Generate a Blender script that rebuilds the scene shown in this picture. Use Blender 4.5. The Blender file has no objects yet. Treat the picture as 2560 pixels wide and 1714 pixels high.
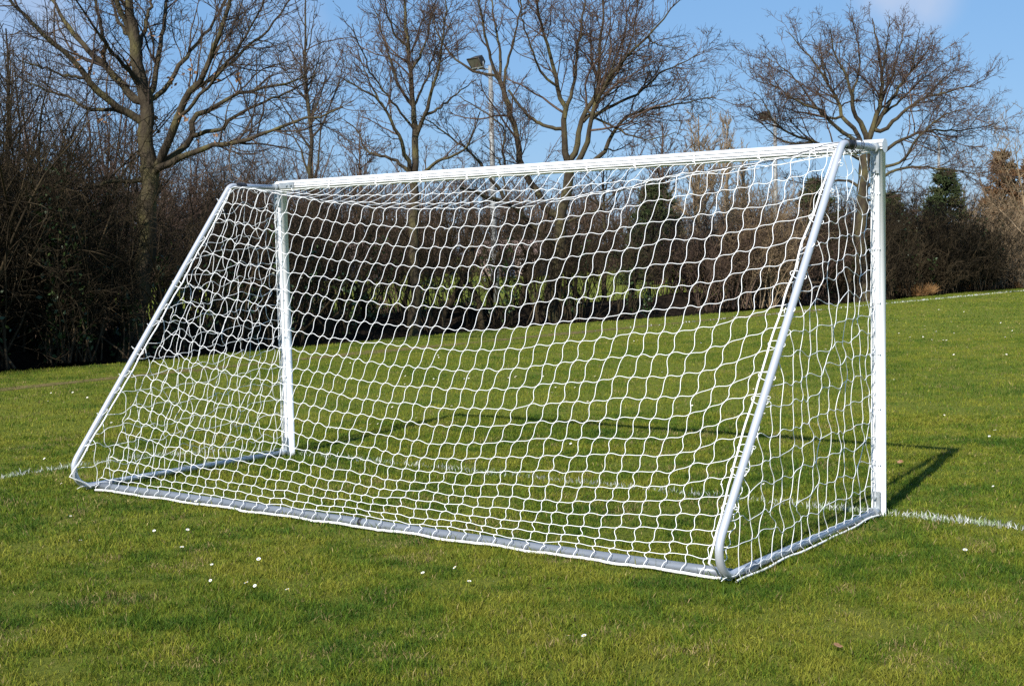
import bpy, math
import numpy as np
from mathutils import Vector, Matrix

C = bpy.context.scene
COL = C.collection
rng = np.random.default_rng(7)
PI = math.pi

# ------------------------------------------------------------------ camera
CAM = np.array([7.500, -7.256, 1.530])
RX, RZ, RR, F = 1.50402623, 0.632504696, -0.0208268448, 3300.0


def rotm():
    cx, sx = math.cos(RX), math.sin(RX)
    cz, sz = math.cos(RZ), math.sin(RZ)
    cy, sy = math.cos(RR), math.sin(RR)
    X = np.array([[1, 0, 0], [0, cx, -sx], [0, sx, cx]])
    Z = np.array([[cz, -sz, 0], [sz, cz, 0], [0, 0, 1]])
    R = np.array([[cy, -sy, 0], [sy, cy, 0], [0, 0, 1]])
    return Z @ X @ R


ROT = rotm()
FWD = ROT @ np.array([0, 0, -1.0])


def at(u, v, depth):
    """point seen at photo pixel (u, v), 'depth' metres along the view axis"""
    d = ROT @ np.array([(u - 1280) / F, -(v - 857) / F, -1.0])
    return CAM + d * depth


def ground_at(u, v, z=0.0):
    d = ROT @ np.array([(u - 1280) / F, -(v - 857) / F, -1.0])
    return CAM + d * ((z - CAM[2]) / d[2])


def spot(u, dist):
    """ground point at column u, 'dist' metres away horizontally"""
    d = ROT @ np.array([(u - 1280) / F, -(640 - 857) / F, -1.0])
    d = d[:2] / np.hypot(d[0], d[1])
    return np.array([CAM[0] + d[0] * dist, CAM[1] + d[1] * dist, 0.0])


def depth_of(p):
    return float((np.asarray(p) - CAM) @ FWD)


cd = bpy.data.cameras.new("camera")
cam = bpy.data.objects.new("camera", cd)
COL.objects.link(cam)
cd.sensor_width = 36.0
cd.lens = F / 2560 * 36.0
cd.clip_end = 3000
M4 = Matrix([[*ROT[0], CAM[0]], [*ROT[1], CAM[1]], [*ROT[2], CAM[2]], [0, 0, 0, 1]])
cam.matrix_world = M4
C.camera = cam

# ------------------------------------------------------------------ light
sun_to = Vector((0.193, -1.26, 1.0)).normalized()
elev = math.asin(sun_to.z)
sl = bpy.data.lights.new("sun", 'SUN')
sl.energy = 5.0
sl.angle = math.radians(0.5)
sl.color = (1.0, 0.955, 0.88)
so = bpy.data.objects.new("sun", sl)
COL.objects.link(so)
so.rotation_euler = (-sun_to).to_track_quat('-Z', 'Y').to_euler()

W = bpy.data.worlds.new("World")
C.world = W
W.use_nodes = True
nt = W.node_tree
nt.nodes.clear()
sky = nt.nodes.new('ShaderNodeTexSky')
sky.sky_type = 'NISHITA'
sky.sun_disc = False
sky.sun_elevation = elev
sky.sun_rotation = math.atan2(sun_to.x, sun_to.y)
sky.air_density = 1.0
sky.dust_density = 0.15
sky.ozone_density = 3.0
bg = nt.nodes.new('ShaderNodeBackground')
bg.inputs[1].default_value = 0.065
wo = nt.nodes.new('ShaderNodeOutputWorld')
# thin fair-weather clouds standing in two parts of the sky
tc = nt.nodes.new('ShaderNodeTexCoord')
nz = nt.nodes.new('ShaderNodeTexNoise')
nz.inputs['Scale'].default_value = 9.0
nz.inputs['Detail'].default_value = 6.0
nt.links.new(tc.outputs['Generated'], nz.inputs['Vector'])
last = None
for (u, v, wid, amt) in ((2270, -45, 0.9988, 0.6), (120, 140, 0.9965, 0.55), (30, 100, 0.998, 0.5), (690, 60, 0.9975, 0.3)):
    d = at(u, v, 1.0) - CAM
    d = d / np.linalg.norm(d)
    dp = nt.nodes.new('ShaderNodeVectorMath')
    dp.operation = 'DOT_PRODUCT'
    nrm = nt.nodes.new('ShaderNodeVectorMath')
    nrm.operation = 'NORMALIZE'
    nt.links.new(tc.outputs['Generated'], nrm.inputs[0])
    nt.links.new(nrm.outputs[0], dp.inputs[0])
    dp.inputs[1].default_value = tuple(d)
    mr = nt.nodes.new('ShaderNodeMapRange')
    mr.interpolation_type = 'SMOOTHSTEP'
    mr.inputs[1].default_value = wid
    mr.inputs[2].default_value = 1.0
    mr.inputs[3].default_value = 0.0
    mr.inputs[4].default_value = amt
    nt.links.new(dp.outputs['Value'], mr.inputs[0])
    if last is None:
        last = mr.outputs[0]
    else:
        mx = nt.nodes.new('ShaderNodeMath')
        mx.operation = 'MAXIMUM'
        nt.links.new(last, mx.inputs[0])
        nt.links.new(mr.outputs[0], mx.inputs[1])
        last = mx.outputs[0]
nr = nt.nodes.new('ShaderNodeMapRange')
nr.inputs[1].default_value = 0.38
nr.inputs[2].default_value = 0.68
nt.links.new(nz.outputs[0], nr.inputs[0])
mm = nt.nodes.new('ShaderNodeMath')
mm.operation = 'MULTIPLY'
nt.links.new(nr.outputs[0], mm.inputs[0])
nt.links.new(last, mm.inputs[1])
mixc = nt.nodes.new('ShaderNodeMix')
mixc.data_type = 'RGBA'
mixc.inputs['B'].default_value = (7.6, 7.6, 8.6, 1)
nt.links.new(mm.outputs[0], mixc.inputs['Factor'])
skm = nt.nodes.new('ShaderNodeMix')
skm.data_type = 'RGBA'
skm.inputs['Factor'].default_value = .62
skm.inputs['B'].default_value = (2.15, 4.75, 9.0, 1)
nt.links.new(sky.outputs[0], skm.inputs['A'])
nt.links.new(skm.outputs['Result'], mixc.inputs['A'])
nt.links.new(mixc.outputs['Result'], bg.inputs[0])
nt.links.new(bg.outputs[0], wo.inputs[0])

C.view_settings.view_transform = 'Standard'
C.view_settings.look = 'None'
C.view_settings.exposure = 0.6
C.view_settings.gamma = 1.0
C.render.engine = 'CYCLES'
C.cycles.max_bounces = 5
C.cycles.diffuse_bounces = 2
C.cycles.glossy_bounces = 2
C.cycles.transmission_bounces = 2
C.cycles.transparent_max_bounces = 4
C.cycles.use_denoising = False
C.cycles.use_adaptive_sampling = False
C.cycles.sample_clamp_indirect = 4.0


# ------------------------------------------------------------------ materials
def mat(name, cols, scale=6.0, detail=5.0, rough=0.7, metal=0.0, spec=0.3, bump=0.0, bscale=None,
        stops=None, stretch=None, attr=None, transl=0.0, bdist=.03):
    m = bpy.data.materials.new(name)
    m.use_nodes = True
    n = m.node_tree
    b = n.nodes['Principled BSDF']
    out = n.nodes['Material Output']
    b.inputs['Roughness'].default_value = rough
    b.inputs['Metallic'].default_value = metal
    b.inputs['Specular IOR Level'].default_value = spec
    t = n.nodes.new('ShaderNodeTexCoord')
    vec = t.outputs['Object']
    if stretch:
        mp = n.nodes.new('ShaderNodeMapping')
        mp.inputs['Scale'].default_value = stretch
        n.links.new(vec, mp.inputs[0])
        vec = mp.outputs[0]
    col = None
    if attr:
        a = n.nodes.new('ShaderNodeAttribute')
        a.attribute_name = attr
        col = a.outputs['Color']
    elif len(cols) > 1:
        z = n.nodes.new('ShaderNodeTexNoise')
        z.inputs['Scale'].default_value = scale
        z.inputs['Detail'].default_value = detail
        z.inputs['Roughness'].default_value = 0.6
        n.links.new(vec, z.inputs['Vector'])
        r = n.nodes.new('ShaderNodeValToRGB')
        st = stops or list(np.linspace(0.32, 0.68, len(cols)))
        while len(r.color_ramp.elements) < len(cols):
            r.color_ramp.elements.new(0.5)
        for e, c, s in zip(r.color_ramp.elements, cols, st):
            e.position = s
            e.color = (*c, 1)
        n.links.new(z.outputs[0], r.inputs[0])
        col = r.outputs[0]
    if col is not None:
        n.links.new(col, b.inputs['Base Color'])
    else:
        b.inputs['Base Color'].default_value = (*cols[0], 1)
    if bump:
        z2 = n.nodes.new('ShaderNodeTexNoise')
        z2.inputs['Scale'].default_value = bscale or scale * 4
        z2.inputs['Detail'].default_value = 4
        n.links.new(vec, z2.inputs['Vector'])
        bp = n.nodes.new('ShaderNodeBump')
        bp.inputs['Strength'].default_value = bump
        bp.inputs['Distance'].default_value = bdist
        n.links.new(z2.outputs[0], bp.inputs['Height'])
        n.links.new(bp.outputs[0], b.inputs['Normal'])
    if transl > 0:
        tr = n.nodes.new('ShaderNodeBsdfTranslucent')
        if col is not None:
            n.links.new(col, tr.inputs[0])
        else:
            tr.inputs[0].default_value = (*cols[0], 1)
        mxs = n.nodes.new('ShaderNodeMixShader')
        mxs.inputs[0].default_value = transl
        n.links.new(b.outputs[0], mxs.inputs[1])
        n.links.new(tr.outputs[0], mxs.inputs[2])
        n.links.new(mxs.outputs[0], out.inputs[0])
    return m


MA = {}
MA['oakbark'] = mat('oak_bark', [(.022, .017, .012), (.052, .041, .028), (.080, .069, .034), (.145, .125, .045)], 3.4, 7, .9,
                    spec=.1, bump=.9, bscale=26, stretch=(1, 1, .45), stops=[.3, .47, .60, .76])
MA['twig'] = mat('twig_bark', [(.034, .025, .02), (.07, .05, .039), (.105, .08, .055)], 1.7, 4, .85, spec=.12)
MA['twigred'] = mat('reddish_twig_bark', [(.042, .028, .021), (.088, .058, .043), (.125, .087, .062)], 0.8, 4, .85, spec=.1)
MA['twigtan'] = mat('tan_twig_bark', [(.13, .09, .055), (.23, .165, .10), (.29, .22, .14)], 0.8, 4, .85, spec=.1)
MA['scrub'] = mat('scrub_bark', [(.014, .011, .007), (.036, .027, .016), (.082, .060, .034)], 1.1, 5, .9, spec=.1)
MA['ivy'] = mat('ivy_leaf', [(.012, .028, .008), (.03, .055, .014), (.05, .07, .02)], 5, 3, .42, spec=.4)
MA['conif'] = mat('conifer_foliage', [(.018, .032, .012), (.04, .055, .02), (.06, .06, .024)], 1.6, 5, .8, spec=.15)
MA['conifrust'] = mat('rusty_conifer_foliage', [(.03, .035, .015), (.11, .06, .03), (.15, .085, .045)], 1.2, 5, .85, spec=.1)
MA['deadleaf'] = mat('dead_leaf', [(.13, .07, .035), (.24, .13, .07), (.3, .19, .11)], 30, 3, .8, spec=.15)
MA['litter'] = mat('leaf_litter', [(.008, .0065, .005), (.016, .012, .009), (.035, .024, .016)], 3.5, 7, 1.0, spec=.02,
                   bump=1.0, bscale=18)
MA['white'] = mat('white_powder_coat', [(.78, .79, .80), (.84, .84, .84)], 3, 3, .32, spec=.5)
MA['silver'] = mat('silver_painted_tube', [(.46, .48, .52), (.52, .54, .58)], 5, 4, .36, metal=.35, spec=.5)
MA['galv'] = mat('galvanised_steel', [(.33, .36, .38), (.45, .48, .49)], 22, 4, .45, metal=.6, spec=.5)
MA['greybar'] = mat('grey_anodised_bar', [(.15, .17, .20), (.19, .21, .24), (.165, .18, .19)], 4, 6, .42, metal=.25, spec=.5,
                    stretch=(.6, 6, 6))
MA['black'] = mat('black_tape', [(.012, .012, .014), (.022, .022, .025)], 40, 3, .5, spec=.4)
MA['net'] = mat('white_net_cord', [(.80, .81, .82), (.86, .86, .85)], 60, 2, .7, spec=.15)
MA['rope'] = mat('white_braided_rope', [(.70, .70, .69), (.86, .86, .85)], 55, 3, .85, spec=.1, bump=.5, bscale=160, bdist=.002)
MA['pole'] = mat('weathered_pole', [(.13, .135, .13), (.22, .225, .22), (.27, .27, .255)], 3, 5, .6, metal=.15, spec=.4)
MA['lamp'] = mat('lamp_housing', [(.022, .018, .015), (.05, .038, .029)], 8, 4, .6, metal=.2, spec=.4)
MA['lampglass'] = mat('lamp_glass', [(.10, .09, .08), (.16, .14, .12)], 5, 3, .25, spec=.6)
MA['grass'] = mat('grass_blade', [(1, 1, 1)], rough=.6, spec=.12, attr='Col', transl=.28)
MA['petal'] = mat('daisy_petal', [(.82, .82, .82)], rough=.7, spec=.2)
MA['yolk'] = mat('daisy_centre', [(.55, .36, .03)], rough=.8, spec=.1)
MA['drygrass'] = mat('dry_grass', [(.17, .09, .035), (.28, .15, .06), (.42, .27, .13)], 9, 3, .8, spec=.1)
MA['brick'] = mat('brick_wall', [(.20, .15, .13), (.26, .20, .17)], 3, 5, .9, spec=.1)
MA['roof'] = mat('roof_tile', [(.17, .12, .10), (.23, .165, .14)], 4, 5, .85, spec=.15)
MA['bluepaint'] = mat('dark_blue_paint', [(.03, .045, .085), (.045, .06, .11)], 2, 3, .5, spec=.4)
MA['glass'] = mat('window_glass', [(.02, .024, .03)], rough=.1, spec=.6)


def ground_material():
    m = bpy.data.materials.new('turf_ground')
    m.use_nodes = True
    n = m.node_tree
    b = n.nodes['Principled BSDF']
    b.inputs['Roughness'].default_value = 1.0
    b.inputs['Specular IOR Level'].default_value = 0.05
    t = n.nodes.new('ShaderNodeTexCoord')

    def noise(sc, det, ro=.6):
        z = n.nodes.new('ShaderNodeTexNoise')
        z.inputs['Scale'].default_value = sc
        z.inputs['Detail'].default_value = det
        z.inputs['Roughness'].default_value = ro
        n.links.new(t.outputs['Object'], z.inputs['Vector'])
        return z.outputs[0]

    def ramp(f, cs):
        r = n.nodes.new('ShaderNodeValToRGB')
        while len(r.color_ramp.elements) < len(cs):
            r.color_ramp.elements.new(.5)
        for e, (p, c) in zip(r.color_ramp.elements, cs):
            e.position = p
            e.color = (*c, 1)
        n.links.new(f, r.inputs[0])
        return r.outputs[0]

    def mix(f, a, bb):
        x = n.nodes.new('ShaderNodeMix')
        x.data_type = 'RGBA'
        n.links.new(f, x.inputs['Factor'])
        n.links.new(a, x.inputs['A'])
        n.links.new(bb, x.inputs['B'])
        return x.outputs['Result']

    fine = ramp(noise(24, 9, .75), [(.3, (.040, .066, .012)), (.5, (.122, .145, .020)), (.7, (.21, .20, .04))])
    big = ramp(noise(.22, 6), [(.35, (.105, .135, .018)), (.65, (.17, .168, .032))])
    x = n.nodes.new('ShaderNodeMix')
    x.data_type = 'RGBA'
    x.inputs['Factor'].default_value = .45
    n.links.new(fine, x.inputs['A'])
    n.links.new(big, x.inputs['B'])
    soil = ramp(noise(40, 6), [(.35, (.06, .05, .024)), (.65, (.16, .12, .065))])
    pf = ramp(noise(1.15, 5, .7), [(.66, (0, 0, 0)), (.74, (1, 1, 1))])
    c = mix(pf, x.outputs['Result'], soil)
    n.links.new(c, b.inputs['Base Color'])
    bp = n.nodes.new('ShaderNodeBump')
    bp.inputs['Strength'].default_value = .8
    bp.inputs['Distance'].default_value = .03
    n.links.new(noise(38, 8, .8), bp.inputs['Height'])
    n.links.new(bp.outputs[0], b.inputs['Normal'])
    return m


MA['turf'] = ground_material()


# ------------------------------------------------------------------ mesh tools
def nrm(a):
    return a / np.maximum(np.linalg.norm(a, axis=-1, keepdims=True), 1e-9)


class MB:
    """collects vertices and faces, builds ONE mesh object"""

    def __init__(self):
        self.v, self.f, self.n = [], [], 0
        self.col = []

    def add(self, v, f, smooth=True, mi=0, col=None):
        v = np.asarray(v, float).reshape(-1, 3)
        f = np.asarray(f, np.int64)
        self.v.append(v)
        self.f.append((f + self.n, smooth, mi))
        if col is not None:
            self.col.append(np.asarray(col, np.float32))
        self.n += len(v)
        return self

    def tubes(self, P, R, S=4, mi=0, closed=False, cap=False):
        P = np.asarray(P, float)
        R = np.asarray(R, float)
        if P.ndim == 2:
            P = P[None]
            R = R[None] if R.ndim == 1 else np.full(P.shape[:2], float(R))
        if R.ndim == 0:
            R = np.full(P.shape[:2], float(R))
        M, K, _ = P.shape
        if closed:
            T = nrm(np.roll(P, -1, 1) - np.roll(P, 1, 1))
        else:
            T = np.empty_like(P)
            T[:, 1:-1] = P[:, 2:] - P[:, :-2]
            T[:, 0] = P[:, 1] - P[:, 0]
            T[:, -1] = P[:, -1] - P[:, -2]
            T = nrm(T)
        mean = np.abs(T).mean(1)
        ref = np.eye(3)[np.argmin(mean, axis=1)][:, None, :]
        n1 = nrm(np.cross(T, np.broadcast_to(ref, T.shape)))
        n2 = np.cross(T, n1)
        a = np.arange(S) * 2 * PI / S
        V = P[:, :, None, :] + R[:, :, None, None] * (np.cos(a)[None, None, :, None] * n1[:, :, None, :]
                                                     + np.sin(a)[None, None, :, None] * n2[:, :, None, :])
        kk = np.arange(K if closed else K - 1)
        m, k, s = np.meshgrid(np.arange(M), kk, np.arange(S), indexing='ij')
        k2 = (k + 1) % K
        s2 = (s + 1) % S
        f = np.stack([(m * K + k) * S + s, (m * K + k) * S + s2, (m * K + k2) * S + s2, (m * K + k2) * S + s], -1)
        self.add(V, f.reshape(-1, 4), True, mi)
        if cap:
            b = self.n - M * K * S
            for i in range(M):
                i0 = b + i * K * S
                self.f.append((np.array([list(range(i0 + S - 1, i0 - 1, -1))]), False, mi))
                j0 = i0 + (K - 1) * S
                self.f.append((np.array([list(range(j0, j0 + S))]), False, mi))
        return self

    def box(self, c, size, R=None, mi=0):
        h = np.asarray(size, float) / 2
        v = np.array([[x, y, z] for x in (-1, 1) for y in (-1, 1) for z in (-1, 1)]) * h
        if R is not None:
            v = v @ np.asarray(R).T
        f = [[0, 1, 3, 2], [4, 6, 7, 5], [0, 4, 5, 1], [2, 3, 7, 6], [0, 2, 6, 4], [1, 5, 7, 3]]
        return self.add(v + np.asarray(c, float), f, False, mi)

    def build(self, name, mats, parent=None, base=None):
        me = bpy.data.meshes.new(name)
        V = np.concatenate(self.v)
        if base is not None:
            V = V - np.asarray(base, float)
        loops, starts, smooth, mids = [], [], [], []
        off = 0
        for f, sm, mi in self.f:
            n, k = f.shape
            loops.append(f.reshape(-1))
            starts.append(off + np.arange(n) * k)
            off += n * k
            smooth.append(np.full(n, sm))
            mids.append(np.full(n, mi, np.int32))
        loops = np.concatenate(loops).astype(np.int32)
        starts = np.concatenate(starts).astype(np.int32)
        me.vertices.add(len(V))
        me.vertices.foreach_set('co', V.astype(np.float32).ravel())
        me.loops.add(len(loops))
        me.loops.foreach_set('vertex_index', loops)
        me.polygons.add(len(starts))
        me.polygons.foreach_set('loop_start', starts)
        me.polygons.foreach_set('use_smooth', np.concatenate(smooth))
        me.polygons.foreach_set('material_index', np.concatenate(mids))
        if self.col:
            ca = me.attributes.new('Col', 'FLOAT_COLOR', 'POINT')
            c = np.concatenate(self.col)
            c4 = np.ones((len(c), 4), np.float32)
            c4[:, :3] = c
            ca.data.foreach_set('color', c4.ravel())
        me.update(calc_edges=True)
        for m in (mats if isinstance(mats, (list, tuple)) else [mats]):
            me.materials.append(m)
        o = bpy.data.objects.new(name, me)
        COL.objects.link(o)
        if parent is not None:
            o.parent = parent
        return o


def tag(o, label=None, cat=None, group=None, kind=None):
    if label:
        o['label'] = label
    if cat:
        o['category'] = cat
    if group:
        o['group'] = group
    if kind:
        o['kind'] = kind
    return o


def thing(name, base, label, cat, group=None):
    o = bpy.data.objects.new(name, None)
    o.empty_display_size = .2
    COL.objects.link(o)
    o.location = base
    return tag(o, label, cat, group)


def vnoise(x, y, s, seed=0):
    """smooth 2-D value noise, 0..1"""
    r = np.random.default_rng(seed).random((256, 256))
    x = x / s + 1000.3
    y = y / s + 1000.7
    xi, yi = np.floor(x).astype(int), np.floor(y).astype(int)
    fx, fy = x - xi, y - yi
    fx = fx * fx * (3 - 2 * fx)
    fy = fy * fy * (3 - 2 * fy)
    g = lambda a, b: r[a % 256, b % 256]
    return (g(xi, yi) * (1 - fx) * (1 - fy) + g(xi + 1, yi) * fx * (1 - fy)
            + g(xi, yi + 1) * (1 - fx) * fy + g(xi + 1, yi + 1) * fx * fy)


# ------------------------------------------------------------------ the ground
HB_Y = np.array([-80, -5, 3.6, 5.8, 10.2, 15.2, 20.2, 29.2, 37.5, 40.3, 60, 120, 500])
HB_X = np.array([-10.5, -9.9, -9.6, -9.1, -9.1, -8.8, -7.7, -6.3, -5.9, -5.2, -1.5, 10, 80])


def hb(y):
    return np.interp(y, HB_Y, HB_X)


def line_x(y):
    return np.interp(y, [-20, 1.9, 4.6, 7.8, 17.4, 27.2, 37.4, 70], [-7.3, -7.05, -7.0, -6.85, -6.17, -5.35, -4.47, -1.6])


def build_ground():
    ys = np.unique(np.concatenate([np.arange(-60, -4, 4), np.arange(-4, 60, .7), np.arange(60, 120, 6), np.arange(120, 1500, 60)]))
    prof = [(-900, 0), (-300, 0), (-100, 0), (-40, 0), (-20, 0), (-10, 0), (-5, 0), (-2, 0), (-.6, 0), (0, 0), (.16, -.1), (.4, -.3),
            (.75, -.42), (1.15, -.3), (1.6, .02), (2.1, .3), (2.6, .38), (3.2, .2), (3.8, .04), (4.5, 0), (8, 0), (15, 0), (40, 0),
            (100, 0), (300, 0), (900, 0)]
    s = np.array([p[0] for p in prof], float)
    z = np.array([p[1] for p in prof], float)
    Y, S = np.meshgrid(ys, s, indexing='ij')
    inner = (S > -.1) & (S < 4)
    X = hb(Y) - S
    edge = (np.abs(S) < .3)
    X = X + edge * (vnoise(Y, S * 0, 1.1, 3) - .5) * .35 + edge * (vnoise(Y, S * 0, .5, 4) - .5) * .2
    Z = np.broadcast_to(z, Y.shape).copy()
    Z += inner * (S > .1) * (vnoise(X, Y, .9, 5) - .5) * .22
    ny, ns = Y.shape
    V = np.stack([X, Y, Z], -1).reshape(-1, 3)
    i, j = np.meshgrid(np.arange(ny - 1), np.arange(ns - 1), indexing='ij')
    f = np.stack([i * ns + j, i * ns + j + 1, (i + 1) * ns + j + 1, (i + 1) * ns + j], -1)
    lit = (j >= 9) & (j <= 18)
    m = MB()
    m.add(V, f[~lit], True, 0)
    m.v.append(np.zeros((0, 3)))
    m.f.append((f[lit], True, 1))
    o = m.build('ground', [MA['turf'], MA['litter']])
    tag(o, 'flat mown grass playing field with a dark ditch along its hedge', 'ground', kind='structure')
    # bare worn strip of soil along the old touchline
    yy = np.arange(-12, 24, .25)
    w = .04 + .34 * vnoise(yy, yy * 0, 1.3, 8) ** 1.5 + .1 * vnoise(yy, yy * 0, .4, 9)
    xx = line_x(yy) - .1
    V = np.stack([np.stack([xx - w, yy, yy * 0 + .004], -1), np.stack([xx + w * .7, yy, yy * 0 + .004], -1)], 1).reshape(-1, 3)
    n = len(yy)
    k = np.arange(n - 1)
    f = np.stack([2 * k, 2 * k + 1, 2 * k + 3, 2 * k + 2], -1)
    wm = mat('worn_soil', [(.09, .10, .022), (.13, .10, .042), (.20, .145, .07)], 7, 8, 1, spec=.05, bump=.6, bscale=40)
    o = MB().add(V, f, True).build('worn_track', [wm])
    tag(o, 'worn brown strip of bare soil along the hedge side', 'track', kind='structure')


build_ground()

# goal frame size
GW, GH = 4.7616, 2.134
yb, rs = -1.79, .0198


# ------------------------------------------------------------------ grass blades
def blade_cols(x, y, n):
    p = vnoise(x, y, 1.3, 11) * .22 + vnoise(x, y, .42, 12) * .36 + vnoise(x, y, .12, 13) * .42
    p2 = vnoise(x, y, .33, 14) * .5 + vnoise(x, y, .11, 15) * .5
    g = np.array([[.038, .082, .009], [.078, .130, .012], [.135, .168, .016], [.205, .205, .026]])
    t = np.clip((p - .21) / .50 * 3 + rng.normal(0, .65, n), 0, 2.999)
    i = t.astype(int)
    fr = (t - i)[:, None]
    c = g[i] * (1 - fr) + g[i + 1 if False else np.minimum(i + 1, 3)] * fr
    straw = rng.random(n) < (.025 + .35 * np.clip((p2 - .62) / .2, 0, 1))
    sc = np.array([.32, .25, .105]) * rng.uniform(.5, 1.15, (n, 1))
    c = np.where(straw[:, None], sc, c)
    return c * rng.uniform(.6, 1.4, (n, 1))


def blades(x, y, h, w, col, lean=.45, curved=True, mb=None, z0=0.0):
    n = len(x)
    a = rng.random(n) * 2 * PI
    side = np.stack([np.cos(a), np.sin(a), np.zeros(n)], -1)
    la = rng.random(n) * 2 * PI
    lm = np.abs(rng.normal(0, lean, n))
    d = np.stack([np.cos(la) * lm, np.sin(la) * lm, np.ones(n)], -1)
    d = nrm(d)
    b = np.stack([x, y, np.full(n, z0 - .004)], -1)
    hw = (w / 2)[:, None] * side
    if curved:
        mid = b + d * (h * .55)[:, None]
        d2 = nrm(d + np.stack([np.cos(la), np.sin(la), -np.ones(n) * .3], -1) * rng.uniform(.1, .8, (n, 1)))
        tip = mid + d2 * (h * .5)[:, None]
        V = np.stack([b - hw, b + hw, mid + hw * .85, mid - hw * .85, tip], 1)
        i = np.arange(n)[:, None] * 5
        q = i + np.array([[0, 1, 2, 3]])
        t = i + np.array([[3, 2, 4]])
        mb.add(V, q, False, 0, np.repeat(col, 5, 0))
        mb.f.append((t + (mb.n - n * 5), False, 0))
    else:
        tip = b + d * h[:, None]
        V = np.stack([b - hw, b + hw, tip], 1)
        mb.add(V, np.arange(n * 3).reshape(-1, 3), False, 0, np.repeat(col, 3, 0))


def fan(r0, r1, n, half):
    r = np.sqrt(rng.uniform(r0 * r0, r1 * r1, n))
    az = math.atan2(FWD[1], FWD[0]) + rng.uniform(-half, half, n)
    return CAM[0] + r * np.cos(az), CAM[1] + r * np.sin(az)


def build_grass():
    m = MB()
    # near to far: many fine blades, then fewer, broader ones
    for (r0, r1, dens, h, w, half, cur) in ((3.6, 7.2, 19000, .031, .0034, .56, True), (7.2, 12.5, 8500, .030, .0046, .50, True),
                                            (12.5, 24, 2100, .030, .0085, .46, False), (24, 50, 420, .030, .018, .44, False)):
        n = int(dens * (r1 * r1 - r0 * r0) * half)
        x, y = fan(r0, r1, n, half)
        s = hb(y) - x
        keep = s < -.02 + rng.normal(0, .05, n)
        keep &= rng.random(n) < .45 + 1.0 * vnoise(x, y, .085, 24)
        bare = vnoise(x, y, .55, 21) * .6 + vnoise(x, y, .2, 22) * .4
        keep &= rng.random(n) > np.clip((bare - .68) / .10, 0, .6)
        wd = np.abs(x - (line_x(y) - .15))
        keep &= ~((wd < .4) & (y < 24) & (rng.random(n) < .55))
        gl = (np.abs(y - .03) < .05) & (x > GW + .03)
        pl = (np.abs(x + 1.05) < .05) & (y < -1.0)
        keep &= ~((gl | pl) & (rng.random(n) < .75))
        x, y = x[keep], y[keep]
        n = len(x)
        c = blade_cols(x, y, n)
        cl = vnoise(x, y, .085, 24)
        hh = h * rng.uniform(.45, 1.25, n) * (.5 + .5 * vnoise(x, y, .5, 23) + .75 * cl)
        blades(x, y, hh, w * rng.uniform(.6, 1.3, n), c, .85, cur, m)
    # longer uncut tufts hugging the ground bars and posts
    for (xa, ya, xb, yb_, off, n) in ((0, -1.79, GW, -1.79, .055, 2600), (0, -1.8, 0, 0, .05, 900), (GW, -1.8, GW, 0, .05, 1000), (GW - .02, .05, GW + .02, .05, .05, 60), (-.02, .05, .02, .05, .05, 40)):
        t = rng.random(n)
        o_ = rng.normal(0, off, n)
        dx, dy = (0, 1) if ya == yb_ else (1, 0)
        x, y = xa + (xb - xa) * t + dx * o_, ya + (yb_ - ya) * t + dy * o_
        k = rng.random(n) < vnoise(x, y, .22, 41) * 1.1
        x, y = x[k], y[k]
        n = len(x)
        blades(x, y, rng.uniform(.03, .075, n), .0036 * rng.uniform(.6, 1.3, n), blade_cols(x, y, n), .6, True, m)
    o = m.build('grass', [MA['grass']])
    tag(o, 'short mown green grass with yellow and straw blades', 'grass', kind='stuff')


build_grass()


def paint_line(name, label, pts, width, dens, strength, h=.045, w=.005):
    """a chalked line: whitewashed grass blades along a path"""
    pts = np.asarray(pts, float)
    seg = np.linalg.norm(np.diff(pts, axis=0), axis=1)
    L = seg.sum()
    n = int(L * width * dens)
    t = rng.random(n) * L
    cs = np.concatenate([[0], np.cumsum(seg)])
    x = np.interp(t, cs, pts[:, 0])
    y = np.interp(t, cs, pts[:, 1])
    k = np.clip(np.searchsorted(cs, t) - 1, 0, len(seg) - 1)
    d = nrm(np.diff(pts, axis=0))[k]
    off = rng.normal(0, width * .33, n)
    x, y = x - d[:, 1] * off, y + d[:, 0] * off
    st = np.interp(t / L, np.linspace(0, 1, len(strength)), strength)
    keep = rng.random(n) < st * (.3 + 1.1 * vnoise(x, y, .16, 31))
    x, y, n = x[keep], y[keep], int(keep.sum())
    c = np.array([[.66, .67, .64]]) * rng.uniform(.55, 1.15, (n, 1)) * np.where(rng.random((n, 1)) < .25, np.array([[.6, .75, .4]]), 1)
    m = MB()
    blades(x, y, h * rng.uniform(.5, 1.2, n), w * rng.uniform(.6, 1.3, n), c, .6, True, m)
    o = m.build(name, [MA['grass']])
    tag(o, label, 'pitch marking', kind='structure')


paint_line('goal_line', 'white chalk goal line in the grass under the crossbar', [(-.2, .05), (GW, .03), (9.5, .0)], .08, 8000,
           [.22, .26, .30, .32, .26, .2, .75, .72, .62, .75, .6, .6, .5])
paint_line('pitch_line', 'faint white chalk line leading away left of the goal', [(-1.1, -3.2), (-1.06, -1.85), (-1.04, -1.28), (-.92, -.62), (-.55, -.1), (-.2, .1)],
           .075, 8000, [.5, .6, .55, .4, .3, .15])
yy = np.arange(14, 60, 1.0)
paint_line('touch_line', 'thin white touchline far off along the hedge', np.stack([line_x(yy), yy], -1), .11, 900,
           [.05, .12, .3, .75, .9, .95, 1, 1], h=.05, w=.022)


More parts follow.
